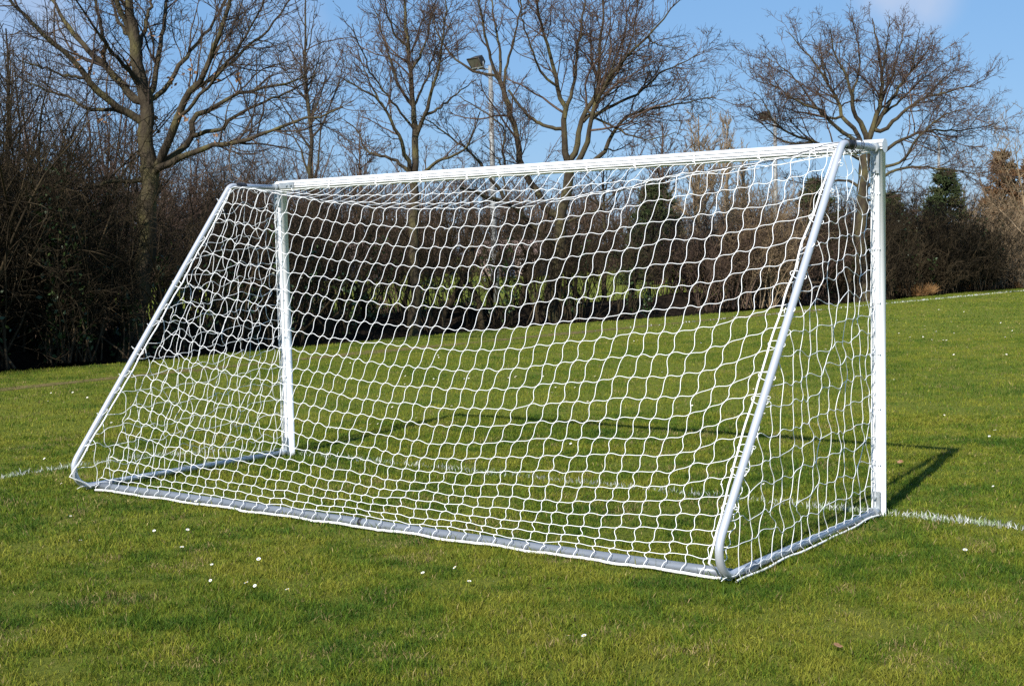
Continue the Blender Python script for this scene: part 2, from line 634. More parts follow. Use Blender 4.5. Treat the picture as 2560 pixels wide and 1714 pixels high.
# ------------------------------------------------------------------ the goal
def fillet(pts, radii, n=10):
    pts = [np.asarray(p, float) for p in pts]
    out = [pts[0]]
    for i in range(1, len(pts) - 1):
        a, b, c = pts[i - 1], pts[i], pts[i + 1]
        r = radii[i - 1]
        u, v = (a - b) / np.linalg.norm(a - b), (c - b) / np.linalg.norm(c - b)
        ang = math.acos(np.clip(u @ v, -1, 1))
        tl = r / math.tan(ang / 2)
        p0, p1 = b + u * tl, b + v * tl
        cen = b + nrm(u + v) * (r / math.sin(ang / 2))
        e0, e1 = p0 - cen, p1 - cen
        w = math.acos(np.clip((e0 @ e1) / r / r, -1, 1))
        for k in range(n + 1):
            t = k / n
            out.append(cen + (math.sin((1 - t) * w) * e0 + math.sin(t * w) * e1) / math.sin(w))
    out.append(pts[-1])
    return np.array(out)


def resample(P, n):
    P = np.asarray(P, float)
    s = np.concatenate([[0], np.cumsum(np.linalg.norm(np.diff(P, axis=0), axis=1))])
    t = np.linspace(0, s[-1], n)
    return np.stack([np.interp(t, s, P[:, k]) for k in range(3)], -1)


def profile():
    """goal-post section in (a, b): round front, flat grooved net channel at the back (+b)"""
    r = .039
    pts = []
    for th in np.linspace(-PI / 2 - 1.02, PI / 2 + 1.02, 26):      # round part, front is -b
        pts.append((r * math.sin(th), -r * math.cos(th)))
    bk = pts[-1][1]
    a0 = pts[-1][0]
    top = [(a0 * .98, bk + .010), (.0165, bk + .0115), (.0155, bk + .001), (.0100, bk + .001), (.0090, bk + .0125),
           (-.0050, bk + .0125), (-.0060, bk + .001), (-.0115, bk + .001), (-.0125, bk + .0115), (-a0 * .98, bk + .010)]
    return np.array(pts + top)


PROF = profile()


def extrude(mb, p0, p1, ax_a, ax_b):
    p0, p1, ax_a, ax_b = map(np.asarray, (p0, p1, ax_a, ax_b))
    ring = PROF[:, :1] * ax_a + PROF[:, 1:] * ax_b
    n = len(ring)
    V = np.concatenate([p0 + ring, p1 + ring])
    i = np.arange(n)
    j = (i + 1) % n
    f = np.stack([i, j, j + n, i + n], -1)
    rnd = f[:25]
    mb.add(V, rnd, True)
    b = mb.n - 2 * n
    mb.f.append((f[25:] + b, False, 0))
    mb.f.append((np.array([list(range(n))]) + b, False, 0))
    mb.f.append((np.array([list(range(2 * n - 1, n - 1, -1))]) + b, False, 0))


goal = thing('football_goal', (GW / 2, 0, 0), 'white freestanding football goal with a full net, on the mown grass', 'goal')
GB = (GW / 2, 0, 0)
cz = GH - .039
m = MB()
extrude(m, (-.039, 0, cz), (GW + .039, 0, cz), (0, 0, 1.0), (0, -1.0, 0))
m.build('crossbar', [MA['white']], goal, GB)
for x in (0, GW):
    m = MB()
    extrude(m, (x, 0, -.02), (x, 0, GH - .0395 if x else GH - .012), (1.0, 0, 0), (0, -1.0, 0))
    post = m.build('post', [MA['white']], goal, GB)
# net clips hooked in the channel
clip_x = [.16, .55, 1.02, 1.44, 1.86, 2.13, 2.46, 2.84, 3.2, 3.62, 4.05, 4.4]
for i, x in enumerate(clip_x):
    m = MB()
    m.box((x, -.043, cz), (.007, .006, .052))
    m.box((x, -.05, cz - .022), (.009, .012, .008))
    m.tubes(np.array([[x, -.05, cz - .02], [x + .012, -.062, cz - .028], [x + .02, -.058, cz - .044], [x + .004, -.05, cz - .05]]), .003, 5)
    m.build('net_clip', [MA['white']], goal, GB)
clip_z = [.30, .62, .93, 1.22, 1.52, 1.83]
for x in (0, GW):
    for z in clip_z:
        m = MB()
        m.box((x, -.043, z), (.052, .006, .008))
        m.box((x - .02, -.05, z), (.009, .014, .012))
        m.tubes(np.array([[x - .02, -.052, z], [x - .026, -.064, z - .008], [x - .02, -.07, z - .02], [x - .012, -.06, z - .03]]), .003, 5)
        m.build('net_clip', [MA['white']], goal, GB)

FR = fillet([(0, -.045, 2.082), (0, -.525, 2.082), (0, -2.10, .046), (0, -.045, .028)], [.075, .125], 12)


def frame_at(z):
    """y of the sloping stay at height z"""
    return -.525 - (2.082 - z) / (2.082 - .046) * (2.10 - .525)


sides = []
for x in (0, GW):
    P = FR.copy()
    P[:, 0] = x
    # intermediate points so the tube is smooth
    m = MB().tubes(P, rs, 16, cap=True)
    fr = m.build('side_frame', [MA['silver']], goal, GB)
    sides.append(fr)
    # black tape wound round the top bend
    tp = np.array([[x, y, 2.0815] for y in np.linspace(-.375, -.475, 12)])
    tr = rs + .0045 + .0022 * np.sin(np.arange(12) * 2.4)
    MB().tubes(tp, tr, 18, cap=True).build('tape', [MA['black']], fr, (0, 0, 0)).location = (-GW / 2, 0, 0)
    # pipe joint of the bottom bar
    jp = np.array([[x, y, .036] for y in np.linspace(-1.74, -1.62, 6)])
    MB().tubes(jp, rs + .006, 16, cap=True).build('joint_sleeve', [MA['greybar']], fr, (0, 0, 0)).location = (-GW / 2, 0, 0)
    # corner bracket with bolts
    m = MB()
    sx = 1 if x == 0 else -1
    m.tubes(np.array([[x, -.04, 2.082], [x, -.085, 2.082]]), .029, 16, cap=True)
    m.box((x + sx * .0, -.052, 2.005), (.05, .012, .13))
    m.box((x + sx * .11, -.054, 2.093), (.15, .012, .045))
    for (bx, bz) in ((0, 1.955), (0, 2.0), (sx * .12, 2.093), (sx * .165, 2.093)):
        m.tubes(np.array([[x + bx, -.058, bz], [x + bx, -.072, bz]]), .009, 6, cap=True)
    m.build('corner_bracket', [MA['galv']], goal, GB)
    m = MB()
    m.box((x, -.05, .085), (.05, .014, .12))
    m.tubes(np.array([[x, -.04, .03], [x, -.10, .03]]), .028, 16, cap=True)
    m.tubes(np.array([[x, -.057, .11], [x, -.075, .11]]), .009, 6, cap=True)
    m.build('foot_bracket', [MA['galv']], goal, GB)

bar = np.array([[x, yb, .030 + .004 * math.sin(x * 1.3)] for x in np.linspace(.03, GW - .03, 24)])
bb = MB().tubes(bar, .026, 18, cap=True).build('ground_bar', [MA['greybar']], goal, GB)
for x in (.028, GW - .028):
    MB().tubes(np.array([[x - .012, yb, .03], [x + .012, yb, .03]]), .0275, 18, cap=True).build('end_collar', [MA['black']], bb)


# --- net
def cord_z(x):
    return np.interp(x, [0, .25, .6, 1.1, 1.45, 1.8, 2.2, 2.6, 2.94, 3.3, 3.77, 4.1, 4.42, GW],
                     [2.075, 2.045, 1.985, 1.908, 1.868, 1.842, 1.828, 1.832, 1.848, 1.885, 1.958, 1.995, 2.025, 2.075])


def hermite(P0, P1, T0, T1, n):
    t = np.linspace(0, 1, n)[:, None]
    t = t.reshape((n,) + (1,) * (P0.ndim))
    h00 = 2 * t ** 3 - 3 * t ** 2 + 1
    h10 = t ** 3 - 2 * t ** 2 + t
    h01 = -2 * t ** 3 + 3 * t ** 2
    h11 = t ** 3 - t ** 2
    return h00 * P0 + h10 * T0 + h01 * P1 + h11 * T1


def strand(mb, N, across, coef, r, n=7, S=5, jit=.25):
    """one cord through the knots N; 'across' = one mesh step sideways at each knot"""
    N = np.asarray(N)
    K = len(N)
    T = np.empty_like(N)
    T[1:-1] = (N[2:] - N[:-2]) / 2
    T[0] = N[1] - N[0]
    T[-1] = N[-1] - N[-2]
    c = coef * rng.uniform(1 - jit * 2, 1 + jit * 2, (K, 1))
    T = T * .95 + across * c
    pts = [N[:1]]
    for k in range(K - 1):
        pts.append(hermite(N[k], N[k + 1], T[k], T[k + 1], n)[1:])
    mb.tubes(np.concatenate(pts), r, S)


NCOL, NTOP, NBACK = 47, 3, 21
xs = np.linspace(.055, GW - .06, NCOL)
G = np.zeros((NCOL, NTOP + NBACK + 1, 3))
for j, x in enumerate(xs):
    zc = cord_z(x)
    e = min(1.0, min(x, GW - x) / .5)
    for i in range(NTOP + 1):
        t = i / NTOP
        G[j, i] = (x, -.05 - (.545 - .05) * t ** .95, (cz - .034) * (1 - t) + (zc - .0) * t - .045 * math.sin(PI * t) * e)
    xb = x
    for i in range(1, NBACK + 1):
        t = i / NBACK
        t2 = 1 - (1 - t) ** 1.25
        t2 = t2 + .085 * e * math.sin(PI * t2 ** 1.4) * (1 - abs(x - 2.7) / 2.9)
        y0, z0 = -.545, zc
        y1, z1 = -1.83, .05
        G[j, NTOP + i] = (xb, y0 + (y1 - y0) * t2 - .02 * math.sin(PI * t) + 0, z0 + (z1 - z0) * t2 - .05 * e * math.sin(PI * t))
# slack: slow drift plus a little per-knot disorder
sm = rng.normal(0, 1, G.shape)
for _ in range(3):
    sm = (sm + np.roll(sm, 1, 0) + np.roll(sm, -1, 0) + np.roll(sm, 1, 1) + np.roll(sm, -1, 1)) / 5
amp = np.ones(G.shape[:2])
amp[:, 0] = .15
amp[:, -1] = .2
amp[0] = amp[-1] = .3
G += sm * .02 * amp[..., None] + rng.normal(0, .0035, G.shape) * amp[..., None]
ex = np.zeros_like(G)
ex[1:-1] = (G[2:] - G[:-2]) / 2
ex[0] = G[1] - G[0]
ex[-1] = G[-1] - G[-2]
ed = np.zeros_like(G)
ed[:, 1:-1] = (G[:, 2:] - G[:, :-2]) / 2
ed[:, 0] = G[:, 1] - G[:, 0]
ed[:, -1] = G[:, -1] - G[:, -2]
m = MB()
RN = .0018
for j in range(NCOL):
    strand(m, G[j], -ex[j] * .80, 1.0, RN)      # runs downward, leans left going down
for i in range(1, NTOP + NBACK):
    strand(m, G[:, i], -ed[:, i] * .44, 1.0, RN)
# loops of the bottom edge over the ground bar to its rope
for j in range(NCOL):
    a = G[j, -1]
    strand(m, np.array([a, a * [1, 1, 0] + [-.006, -.012, .036], a * [1, 1, 0] + [-.012, -.014, .016]]), np.zeros((3, 3)), 0, RN, 5)
m.build('back_net', [MA['net']], goal, GB)


def side_net(x, sgn, slack, seed):
    r = np.random.default_rng(seed)
    m = MB()
    dy, dz = .118, .116
    nz = int(1.98 / dz)
    ny = int(1.9 / dy)
    knots = {}
    for i in range(ny + 1):
        for k in range(nz + 1):
            y, z = -.062 - i * dy, .055 + k * dz
            yl = frame_at(z) + .03
            if z < .2:
                yl = max(yl, -1.93)
            if y < yl:
                continue
            q = (y + .06) / (yl + .06)
            lift = .085 * math.sin(PI * min(1, z / 2.1)) * (1 - q)
            p = np.array([x + (.03 if sgn < 0 else .008) * slack * math.sin(PI * min(1, z / 2)) * math.sin(PI * q) + (.05 * q if sgn < 0 else .03 * q), y, z + lift])
            if k > 0 and i > 0:
                p += r.normal(0, 1, 3) * np.array([.005, .013 + .008 * slack, .011 + .006 * slack])
            knots[i, k] = p
    sy = np.array([0, -dy, 0])
    szv = np.array([0, 0, dz])
    for i in range(ny + 1):
        ks = sorted(k for (a, k) in knots if a == i)
        if len(ks) < 2:
            continue
        N = [knots[i, k] for k in ks]
        # end on the stay, and at the ground rope
        top = N[-1]
        if -top[1] > .53:
            zt = 2.082 - (-(N[-1][1]) - .525) / (2.10 - .525) * (2.082 - .046)
            N.append(np.array([x, top[1], max(zt - .03, top[2] + .02)]))
        else:
            N.append(np.array([x, top[1], 2.055]))
        N.insert(0, np.array([x + sgn * .03, N[0][1] + .01, .012]))
        strand(m, np.array(N), np.broadcast_to(sy, (len(N), 3)) * -.62 * (1 if sgn > 0 else -1), 1.0, RN, jit=.45 * slack)
    for k in range(nz + 1):
        is_ = sorted(i for (i, a) in knots if a == k)
        if len(is_) < 1:
            continue
        N = [knots[i, k] for i in is_]
        z = .055 + k * dz
        N.insert(0, np.array([x - .02, -.05, N[0][2] + .012]))
        N.append(np.array([x, max(frame_at(z - .02) + .012, -1.955), N[-1][2] - .02]))
        strand(m, np.array(N), np.broadcast_to(szv, (len(N), 3)) * -.45, 1.0, RN, jit=.4 * slack)
    m.build('side_net', [MA['net']], goal, GB)


side_net(GW, 1, 1.0, 5)
side_net(0.0, -1, 1.1, 6)

# edge ropes
m = MB()
for (x, dx) in ((0, .055), (GW, -.06)):
    zz = np.linspace(2.05, .13, 44)
    wob = rng.normal(0, 1, (44, 2))
    wob = (wob + np.roll(wob, 1, 0) + np.roll(wob, -1, 0)) / 3
    off = dx * (.35 + .65 * np.sin(PI * np.clip((2.05 - zz) / 1.9, 0, 1)) ** .6)
    P = np.stack([x + off + wob[:, 0] * .006, frame_at(zz) - .0 + wob[:, 1] * .008 + .012, zz], -1)
    P = np.concatenate([P, [[x + dx * .7, -1.92, .075], [x + dx * .8, -1.88, .04]]])
    m.tubes(P, .0052, 8)
    # along the foot rail, outside of it
    sgn = -1 if x == 0 else 1
    yy = np.linspace(-1.86, -.09, 34)
    wv = np.array([math.sin(t * 5.1) * .5 + math.sin(t * 11.7 + 1) * .5 for t in yy])
    P = np.stack([x + sgn * (.034 + .012 * wv), yy, .016 + .006 * np.abs(wv)], -1)
    m.tubes(P, .0058, 8)
    # up the post
    zz = np.linspace(.05, 2.04, 40)
    wv = np.sin(zz * 19) * .4 + np.sin(zz * 7.3 + 2) * .6
    m.tubes(np.stack([x - .020 + .002 * wv, -.060 + 0 * wv, zz], -1), .004, 7)
xx = np.linspace(.05, GW - .0, 150)
wv = np.sin(xx * 8.7) * .4 + np.sin(xx * 21.3 + 1) * .35 + rng.normal(0, .25, 150)
m.tubes(np.stack([xx, yb - .052 - .012 * wv, .014 + .008 * np.abs(np.sin(xx * 6.1))], -1), .0072, 8)
xx = np.linspace(.04, GW - .04, 90)
m.tubes(np.stack([xx, -.050 + 0 * xx, cz - .030 - .006 * np.abs(np.sin(xx * 7.4))], -1), .0026, 6)
m.build('edge_rope', [MA['rope']], goal, GB)

# lacing loops that tie net and rope to the stays: each a part
a = np.linspace(0, 2 * PI, 15)[:-1]
for (x, dx) in ((0, .055), (GW, -.06)):
    for z in np.arange(.34, 2.0, .15):
        z = z + rng.uniform(-.04, .04)
        y = frame_at(z) + .004
        off = dx * (.35 + .65 * max(0, math.sin(PI * (2.05 - z) / 1.9)) ** .6)
        rx = (abs(off) + rs + .010) / 2
        cx = x + (off - math.copysign(rs, off)) / 2
        tilt = rng.uniform(-.6, .6)
        m = MB()
        ring = np.stack([cx + rx * np.cos(a), y + (rs + .004) * np.sin(a) * .75, z + (rs + .004) * np.sin(a) * .7 + tilt * rx * np.cos(a)], -1)
        m.tubes(ring, .0019, 5, closed=True)
        if rng.random() < .25:
            b = np.array([x - math.copysign(rs + .003, dx), y - .01, z - tilt * rx])
            s_ = -math.copysign(1, dx)
            bow = np.array([b, b + [s_ * .010, -.012, .016], b + [s_ * .022, 0, .010], b + [s_ * .012, .004, -.002], b])
            m.tubes(resample(bow, 12), .0016, 5)
        m.build('net_tie', [MA['net']], goal, GB)

# black tension cord sagging from stay to stay, with a loose coil at one end
xx = np.linspace(0, GW, 60)
P = np.stack([xx, -.545 + .09 * np.exp(-xx * 9) + .09 * np.exp(-(GW - xx) * 9), cord_z(xx) - .004], -1)
m = MB().tubes(P, .0024, 5)
x0 = GW
P2 = np.array([[x0, -.43, 2.1], [x0 - .12, -.47, 2.085], [x0 - .34, -.45, 2.03], [x0 - .62, -.4, 2.0], [x0 - .8, -.42, 1.985]])
m.tubes(resample(P2, 20), .0022, 5)
for k, (yy_, rr_) in enumerate(((-.33, .034), (-.29, .03), (-.42, .036))):
    ring = np.stack([x0 + rr_ * np.cos(a), yy_ + .012 * np.sin(a * 2), 2.078 + (rr_ + .006) * np.sin(a)], -1)
    m.tubes(ring, .0026, 5, closed=True)
bow = np.array([[x0 - .02, -.42, 2.1], [x0 - .06, -.44, 2.125], [x0 - .02, -.40, 2.14], [x0 + .03, -.37, 2.125], [x0 + .02, -.4, 2.1]])
m.tubes(resample(bow, 18), .0024, 5)
m.build('tension_cord', [MA['black']], goal, GB)


# ------------------------------------------------------------------ branching
def catmull(P, n):
    P = np.asarray(P, float)
    if len(P) < 3:
        return resample(P, n)
    Q = np.concatenate([[2 * P[0] - P[1]], P, [2 * P[-1] - P[-2]]])
    out = []
    for i in range(1, len(Q) - 2):
        p0, p1, p2, p3 = Q[i - 1:i + 3]
        for t in np.linspace(0, 1, 8, endpoint=False):
            out.append(.5 * ((2 * p1) + (-p0 + p2) * t + (2 * p0 - 5 * p1 + 4 * p2 - p3) * t * t + (-p0 + 3 * p1 - 3 * p2 + p3) * t ** 3))
    out.append(Q[-2])
    return resample(np.array(out), n)


def grow(P0, D0, L, R0, K, wig, trop, r_end=.35, r=rng):
    M = len(P0)
    P = np.zeros((M, K, 3))
    P[:, 0] = P0
    d = nrm(D0)
    for k in range(1, K):
        d = nrm(d + r.normal(0, wig, (M, 3)) + np.array([0, 0, trop]))
        P[:, k] = P[:, k - 1] + d * (L / (K - 1))[:, None]
    t = np.linspace(0, 1, K)[None]
    return P, R0[:, None] * (1 - (1 - r_end) * t)


def sample(P, R, idx, t):
    K = P.shape[1]
    x = t * (K - 1)
    i = np.minimum(x.astype(int), K - 2)
    f = (x - i)[:, None]
    p = P[idx, i] * (1 - f) + P[idx, i + 1] * f
    T = nrm(P[idx, i + 1] - P[idx, i])
    rr = R[idx, i] * (1 - f[:, 0]) + R[idx, i + 1] * f[:, 0]
    return p, T, rr


def kids(P, R, counts, t0, t1, ang, angsd, length, rratio, rmin, K, wig, trop, r=rng, up=0.0, taper=.6, r_end=.35, cap=.0105):
    """side shoots off every curve in P; 'length' scales with the parent's own length"""
    M = len(P)
    counts = np.broadcast_to(np.asarray(counts), (M,))
    c = np.floor(counts + r.random(M)).astype(int)
    idx = np.repeat(np.arange(M), c)
    n = len(idx)
    t = r.uniform(t0, t1, n)
    p, T, rr = sample(P, R, idx, t)
    plen = np.linalg.norm(np.diff(P, axis=1), axis=2).sum(1)[idx]
    rv = r.normal(0, 1, (n, 3)) + np.array([0, 0, up])
    perp = nrm(rv - (rv * T).sum(1, keepdims=True) * T)
    a = r.normal(ang, angsd, n)[:, None]
    d = np.cos(a) * T + np.sin(a) * perp
    L = plen * length * (1 - taper * t) * r.uniform(.6, 1.25, n)
    R0 = np.maximum(np.minimum(np.minimum(rr * rratio, rr * .9), L * cap), rmin)
    return grow(p, d, L, R0, K, wig, trop, r_end, r)


def plen(P):
    return np.linalg.norm(np.diff(P, axis=1), axis=2).sum(1)


def crown_of(limbs, radii, mb, r, dens=(3.2, 6.0, 6.5), l1=.42, l2=.42, l3=.5, ang=.74, trop=.06, wig=.16, rmin=.004, tmin=.12,
             t1=.38, extra=True, sub=0.0):
    """sub-limbs, then three orders of shoots, drawn as thin tubes"""
    if sub:
        SP, SR = kids(limbs, radii, plen(limbs) * sub, .22, .92, .7, .18, .5, .5, .009, 9, .16, .04, r, up=.15, taper=.45, cap=.017)
        mb.tubes(SP, SR, 5)
        K = limbs.shape[1]
        rs_ = lambda A: np.stack([np.stack([np.interp(np.linspace(0, 1, K), np.linspace(0, 1, 9), A[i, :, c]) for c in range(A.shape[2])], -1) for i in range(len(A))])
        limbs = np.concatenate([limbs, rs_(SP)])
        radii = np.concatenate([radii, rs_(SR[..., None])[..., 0]])
    P1, R1 = kids(limbs, radii, plen(limbs) * dens[0], tmin, 1.0, ang, .22, l1, .55, rmin * 1.5, 7, wig, trop, r, up=.1, taper=t1)
    L = plen(P1)
    mb.tubes(P1, R1, 4)
    P2, R2 = kids(P1, R1, L * dens[1], .12, 1.0, ang, .25, l2, .55, rmin * 1.15, 6, wig * 1.2, trop, r, up=.15, taper=.5)
    mb.tubes(P2, R2, 3)
    if extra:
        L = plen(P2)
        P3, R3 = kids(P2, R2, np.minimum(L * dens[2], 9), .1, 1.0, ang * .95, .3, l3, .7, rmin, 4, wig * 1.3, trop, r, taper=.4)
        mb.tubes(P3, R3, 3)
        return P1, P2, P3
    return P1, P2, P2


def px_tree(name, label, cat, depth, limbs, bark, twig, seed, dens=(3.2, 6, 6.5), group=None, rmin=.004, base_uv=None, K=18, tmin=.3, **kw):
    """tree whose main limbs follow (u, v) paths with their own depth; fine branching is grown"""
    r = np.random.default_rng(seed)
    known = []
    curves = []
    base = None
    for (uv, r0, r1, dz) in limbs:
        uv = np.asarray(uv, float)
        if known:
            kn = np.concatenate(known)
            i = np.argmin((kn[:, 0] - uv[0, 0]) ** 2 + (kn[:, 1] - uv[0, 1]) ** 2)
            z0 = kn[i, 2]
            if (kn[i, 0] - uv[0, 0]) ** 2 + (kn[i, 1] - uv[0, 1]) ** 2 < 900:
                uv = np.concatenate([[kn[i, :2]], uv[1:]])
        else:
            z0 = 0
        s = np.concatenate([[0], np.cumsum(np.hypot(*np.diff(uv, axis=0).T))])
        z = z0 + dz * (s / s[-1]) ** 1.1
        P = np.array([at(u, v, depth + zz) for (u, v), zz in zip(uv, z)])
        P = catmull(P, K)
        t = np.linspace(0, 1, K)
        P[1:-1] += r.normal(0, 1, (K - 2, 3)) * (.007 + .008 * plen(P[None])[0] / 3)
        uvf = np.stack([np.interp(t, s / s[-1], uv[:, 0]), np.interp(t, s / s[-1], uv[:, 1]), np.interp(t, s / s[-1], z)], -1)
        known.append(uvf)
        if base is None:
            base = P[0].copy()
            base[2] = -.05
            P[0, 2] = -.12
        curves.append((P, r0 + (r1 - r0) * t ** .8))
    root = thing(name, tuple(base), label, cat, group)
    m = MB()
    for k, (P, R) in enumerate(curves):
        if k == 0:
            R = R.copy()
            R[0] *= 1.5
            R[1] *= 1.18
        m.tubes(P, R * (1 + r.normal(0, .04, R.shape)), 10 if R[0] > .05 else 7)
    m.build('trunk', [bark], root, base)
    m = MB()
    LP = np.array([c[0] for c in curves[1:]])
    LR = np.array([c[1] for c in curves[1:]])
    out = crown_of(LP, LR, m, r, dens, rmin=rmin, tmin=tmin, **kw)
    m.build('crown', [twig], root, base)
    return root, base, curves, out


def leaf_quads(mb, pos, size, r, droop=.3):
    n = len(pos)
    a = nrm(r.normal(0, 1, (n, 3)))
    b = nrm(np.cross(a, r.normal(0, 1, (n, 3))))
    s = (size * r.uniform(.6, 1.3, n))[:, None]
    a, b = a * s, b * s * .6
    V = np.stack([pos - a, pos - b * .9 - a * .1, pos + a, pos + b * .9 - a * .1], 1)
    mb.add(V, np.arange(n * 4).reshape(-1, 4), False, 0)


# ---- the big oak rising behind the far stay
b1 = np.array([-10.4, 6.55, 0])
D1 = depth_of(b1)
mpp = D1 / F
oak, ob, ocur, oout = px_tree('oak_tree', 'large spreading bare oak with mossy trunk, rising from the hedge beyond the far goalpost', 'tree', D1, [
    ([(322, 905), (335, 823), (352, 700), (365, 600), (366, 536), (376, 459), (372, 413)], .17, .150, 0),
    ([(372, 430), (367, 344), (366, 268), (358, 230), (345, 191), (338, 115), (325, 19), (316, -90), (318, -190)], .145, .05, -.3),
    ([(378, 425), (398, 410), (417, 367), (436, 314), (463, 249), (498, 199), (536, 126), (566, 38), (590, -80)], .085, .022, -1.0),
    ([(384, 430), (405, 412), (436, 385), (478, 345), (486, 291), (536, 264), (612, 230), (708, 214), (765, 191)], .07, .014, 1.2),
    ([(384, 432), (413, 413), (467, 386), (513, 369), (574, 360), (651, 337), (719, 310), (804, 291), (857, 268)], .065, .012, -1.6),
    ([(478, 345), (513, 329), (547, 325), (597, 283), (651, 256), (727, 226), (790, 190)], .042, .010, -.8),
    ([(367, 320), (348, 302), (306, 276), (260, 241), (214, 188), (168, 134), (107, 88), (38, 11), (-40, -60)], .075, .014, -1.5),
    ([(366, 262), (344, 253), (306, 218), (264, 168), (214, 119), (184, 80), (142, 23), (100, -50)], .075, .018, .6),
    ([(264, 168), (262, 115), (249, 50), (237, 0), (232, -80)], .042, .016, -.5),
    ([(350, 205), (333, 191), (299, 153), (268, 115), (230, 60), (190, 0)], .045, .012, -1.4),
    ([(366, 262), (383, 245), (421, 207), (478, 126), (517, 77), (555, 23), (600, -60)], .05, .014, 1.6),
    ([(368, 255), (386, 214), (394, 153), (406, 77), (421, 0), (436, -90)], .055, .018, .9),
    ([(463, 249), (475, 230), (532, 191), (597, 142), (658, 84), (708, 23), (760, -40)], .038, .010, .8),
    ([(306, 276), (279, 276), (214, 270), (176, 245), (115, 226), (40, 190)], .04, .010, 1.2),
    ([(372, 455), (344, 452), (268, 455), (214, 471), (150, 440)], .05, .014, -.6),
    ([(345, 191), (352, 110), (370, 40), (384, -50)], .05, .02, 1.0),
    ([(436, 314), (470, 270), (540, 190), (610, 100), (650, 20), (680, -60)], .035, .01, -1.8),
    ([(214, 188), (170, 190), (110, 170), (40, 150)], .03, .008, -.5),
    ([(339, 115), (300, 60), (280, 0), (262, -60)], .04, .012, .4),
    ([(338, 100), (300, 20), (270, -90), (250, -200)], .05, .02, -.8),
    ([(325, 10), (380, -60), (450, -160)], .05, .02, .4),
], MA['oakbark'], MA['twig'], 41, sub=1.5, dens=(4.6, 8.0, 9.0), l1=.38, l2=.50, l3=.66, rmin=.0040, trop=.05)
# withered leaves still hanging in it
r_ = np.random.default_rng(3)
ml = MB()
for (u, v, n) in ((192, 143, 26), (244, 133, 9), (319, 158, 18), (386, 305, 14), (408, 328, 12), (428, 204, 12), (478, 175, 10), (460, 295, 12),
                  (536, 185, 8), (598, 193, 9), (480, 345, 12), (548, 346, 8), (506, 217, 8), (256, 300, 12), (228, 176, 6), (377, 80, 7)):
    c = at(u, v, D1 + r_.uniform(-.8, .6))
    leaf_quads(ml, c + r_.normal(0, .055, (n, 3)), np.full(n, .042), r_)
ml.build('dead_leaves', [MA['deadleaf']], oak, ob)

# ---- double oak behind the middle of the crossbar
b4 = np.array([-9.75, 18.1, 0])
D4 = depth_of(b4)
px_tree('oak_tree', 'tall many-stemmed bare oak behind the middle of the crossbar, one limb leaning far left', 'tree', D4, [
    ([(1372, 800), (1376, 751), (1387, 702), (1396, 645), (1402, 595), (1400, 545), (1412, 497), (1422, 440), (1420, 406)], .19, .12, 0),
    ([(1418, 410), (1413, 383), (1411, 329), (1411, 276), (1397, 230), (1390, 184), (1370, 126), (1359, 77), (1344, 23), (1330, -50)], .085, .02, -.6),
    ([(1411, 285), (1424, 245), (1436, 207), (1443, 126), (1455, 57), (1462, -20)], .055, .018, .5),
    ([(1420, 412), (1435, 394), (1447, 344), (1462, 287), (1493, 230), (1497, 153), (1504, 57), (1516, -50)], .08, .018, .5),
    ([(1428, 418), (1451, 398), (1470, 337), (1490, 262), (1520, 199), (1558, 153), (1608, 100), (1654, 57), (1700, 0)], .075, .012, -1.2),
    ([(1430, 440), (1481, 402), (1516, 367), (1539, 318), (1562, 295), (1608, 276), (1661, 268), (1710, 256), (1790, 245)], .07, .010, .9),
    ([(1470, 299), (1508, 276), (1558, 253), (1600, 230), (1654, 180), (1692, 168), (1750, 130)], .05, .010, 1.4),
    ([(1399, 640), (1386, 618), (1359, 588), (1332, 559), (1305, 537), (1273, 511), (1238, 500), (1198, 484), (1150, 470)], .085, .03, -1.4),
    ([(1273, 511), (1230, 450), (1200, 410), (1164, 371), (1126, 344), (1087, 313), (1050, 290)], .05, .010, -.8),
    ([(1404, 540), (1359, 518), (1343, 481), (1321, 454), (1305, 417), (1298, 375), (1290, 325), (1275, 287), (1263, 230), (1250, 203)], .085, .06, .8),
    ([(1252, 207), (1233, 165), (1214, 96), (1202, 31), (1192, -50)], .05, .014, -.6),
    ([(1252, 205), (1250, 134), (1240, 84), (1233, 38), (1228, -40)], .045, .014, .6),
    ([(1250, 205), (1233, 191), (1179, 176), (1133, 142), (1110, 111), (1085, 60), (1070, 0)], .04, .010, .8),
    ([(1262, 225), (1263, 184), (1275, 138), (1287, 90), (1300, 20), (1310, -50)], .04, .012, -.5),
    ([(1411, 329), (1370, 317), (1332, 298), (1302, 268), (1271, 226)], .05, .03, .4),
    ([(1305, 430), (1270, 425), (1259, 383), (1262, 330), (1240, 300), (1180, 262), (1150, 240)], .04, .010, 1.0),
    ([(1493, 230), (1530, 200), (1570, 120), (1590, 40), (1600, -40)], .035, .010, -.8),
    ([(1462, 287), (1500, 300), (1560, 330), (1620, 350), (1690, 330)], .035, .009, -1.6),
    ([(1397, 230), (1360, 190), (1330, 130), (1310, 60), (1290, -20)], .035, .010, -1.2),
    ([(1273, 511), (1262, 470), (1254, 420), (1230, 380), (1205, 360)], .03, .008, .6),
    ([(1516, 199), (1560, 90), (1570, 20), (1585, -50)], .03, .008, .8),
    ([(1608, 100), (1640, 110), (1690, 120), (1720, 105)], .02, .006, .3),
    ([(1407, 560), (1450, 540), (1500, 520), (1540, 480), (1590, 470)], .04, .010, 1.0),
], MA['oakbark'], MA['twigred'], 44, sub=1.4, dens=(4.8, 8.0, 9.0), l1=.38, l2=.50, l3=.66, rmin=.0050, trop=.03)

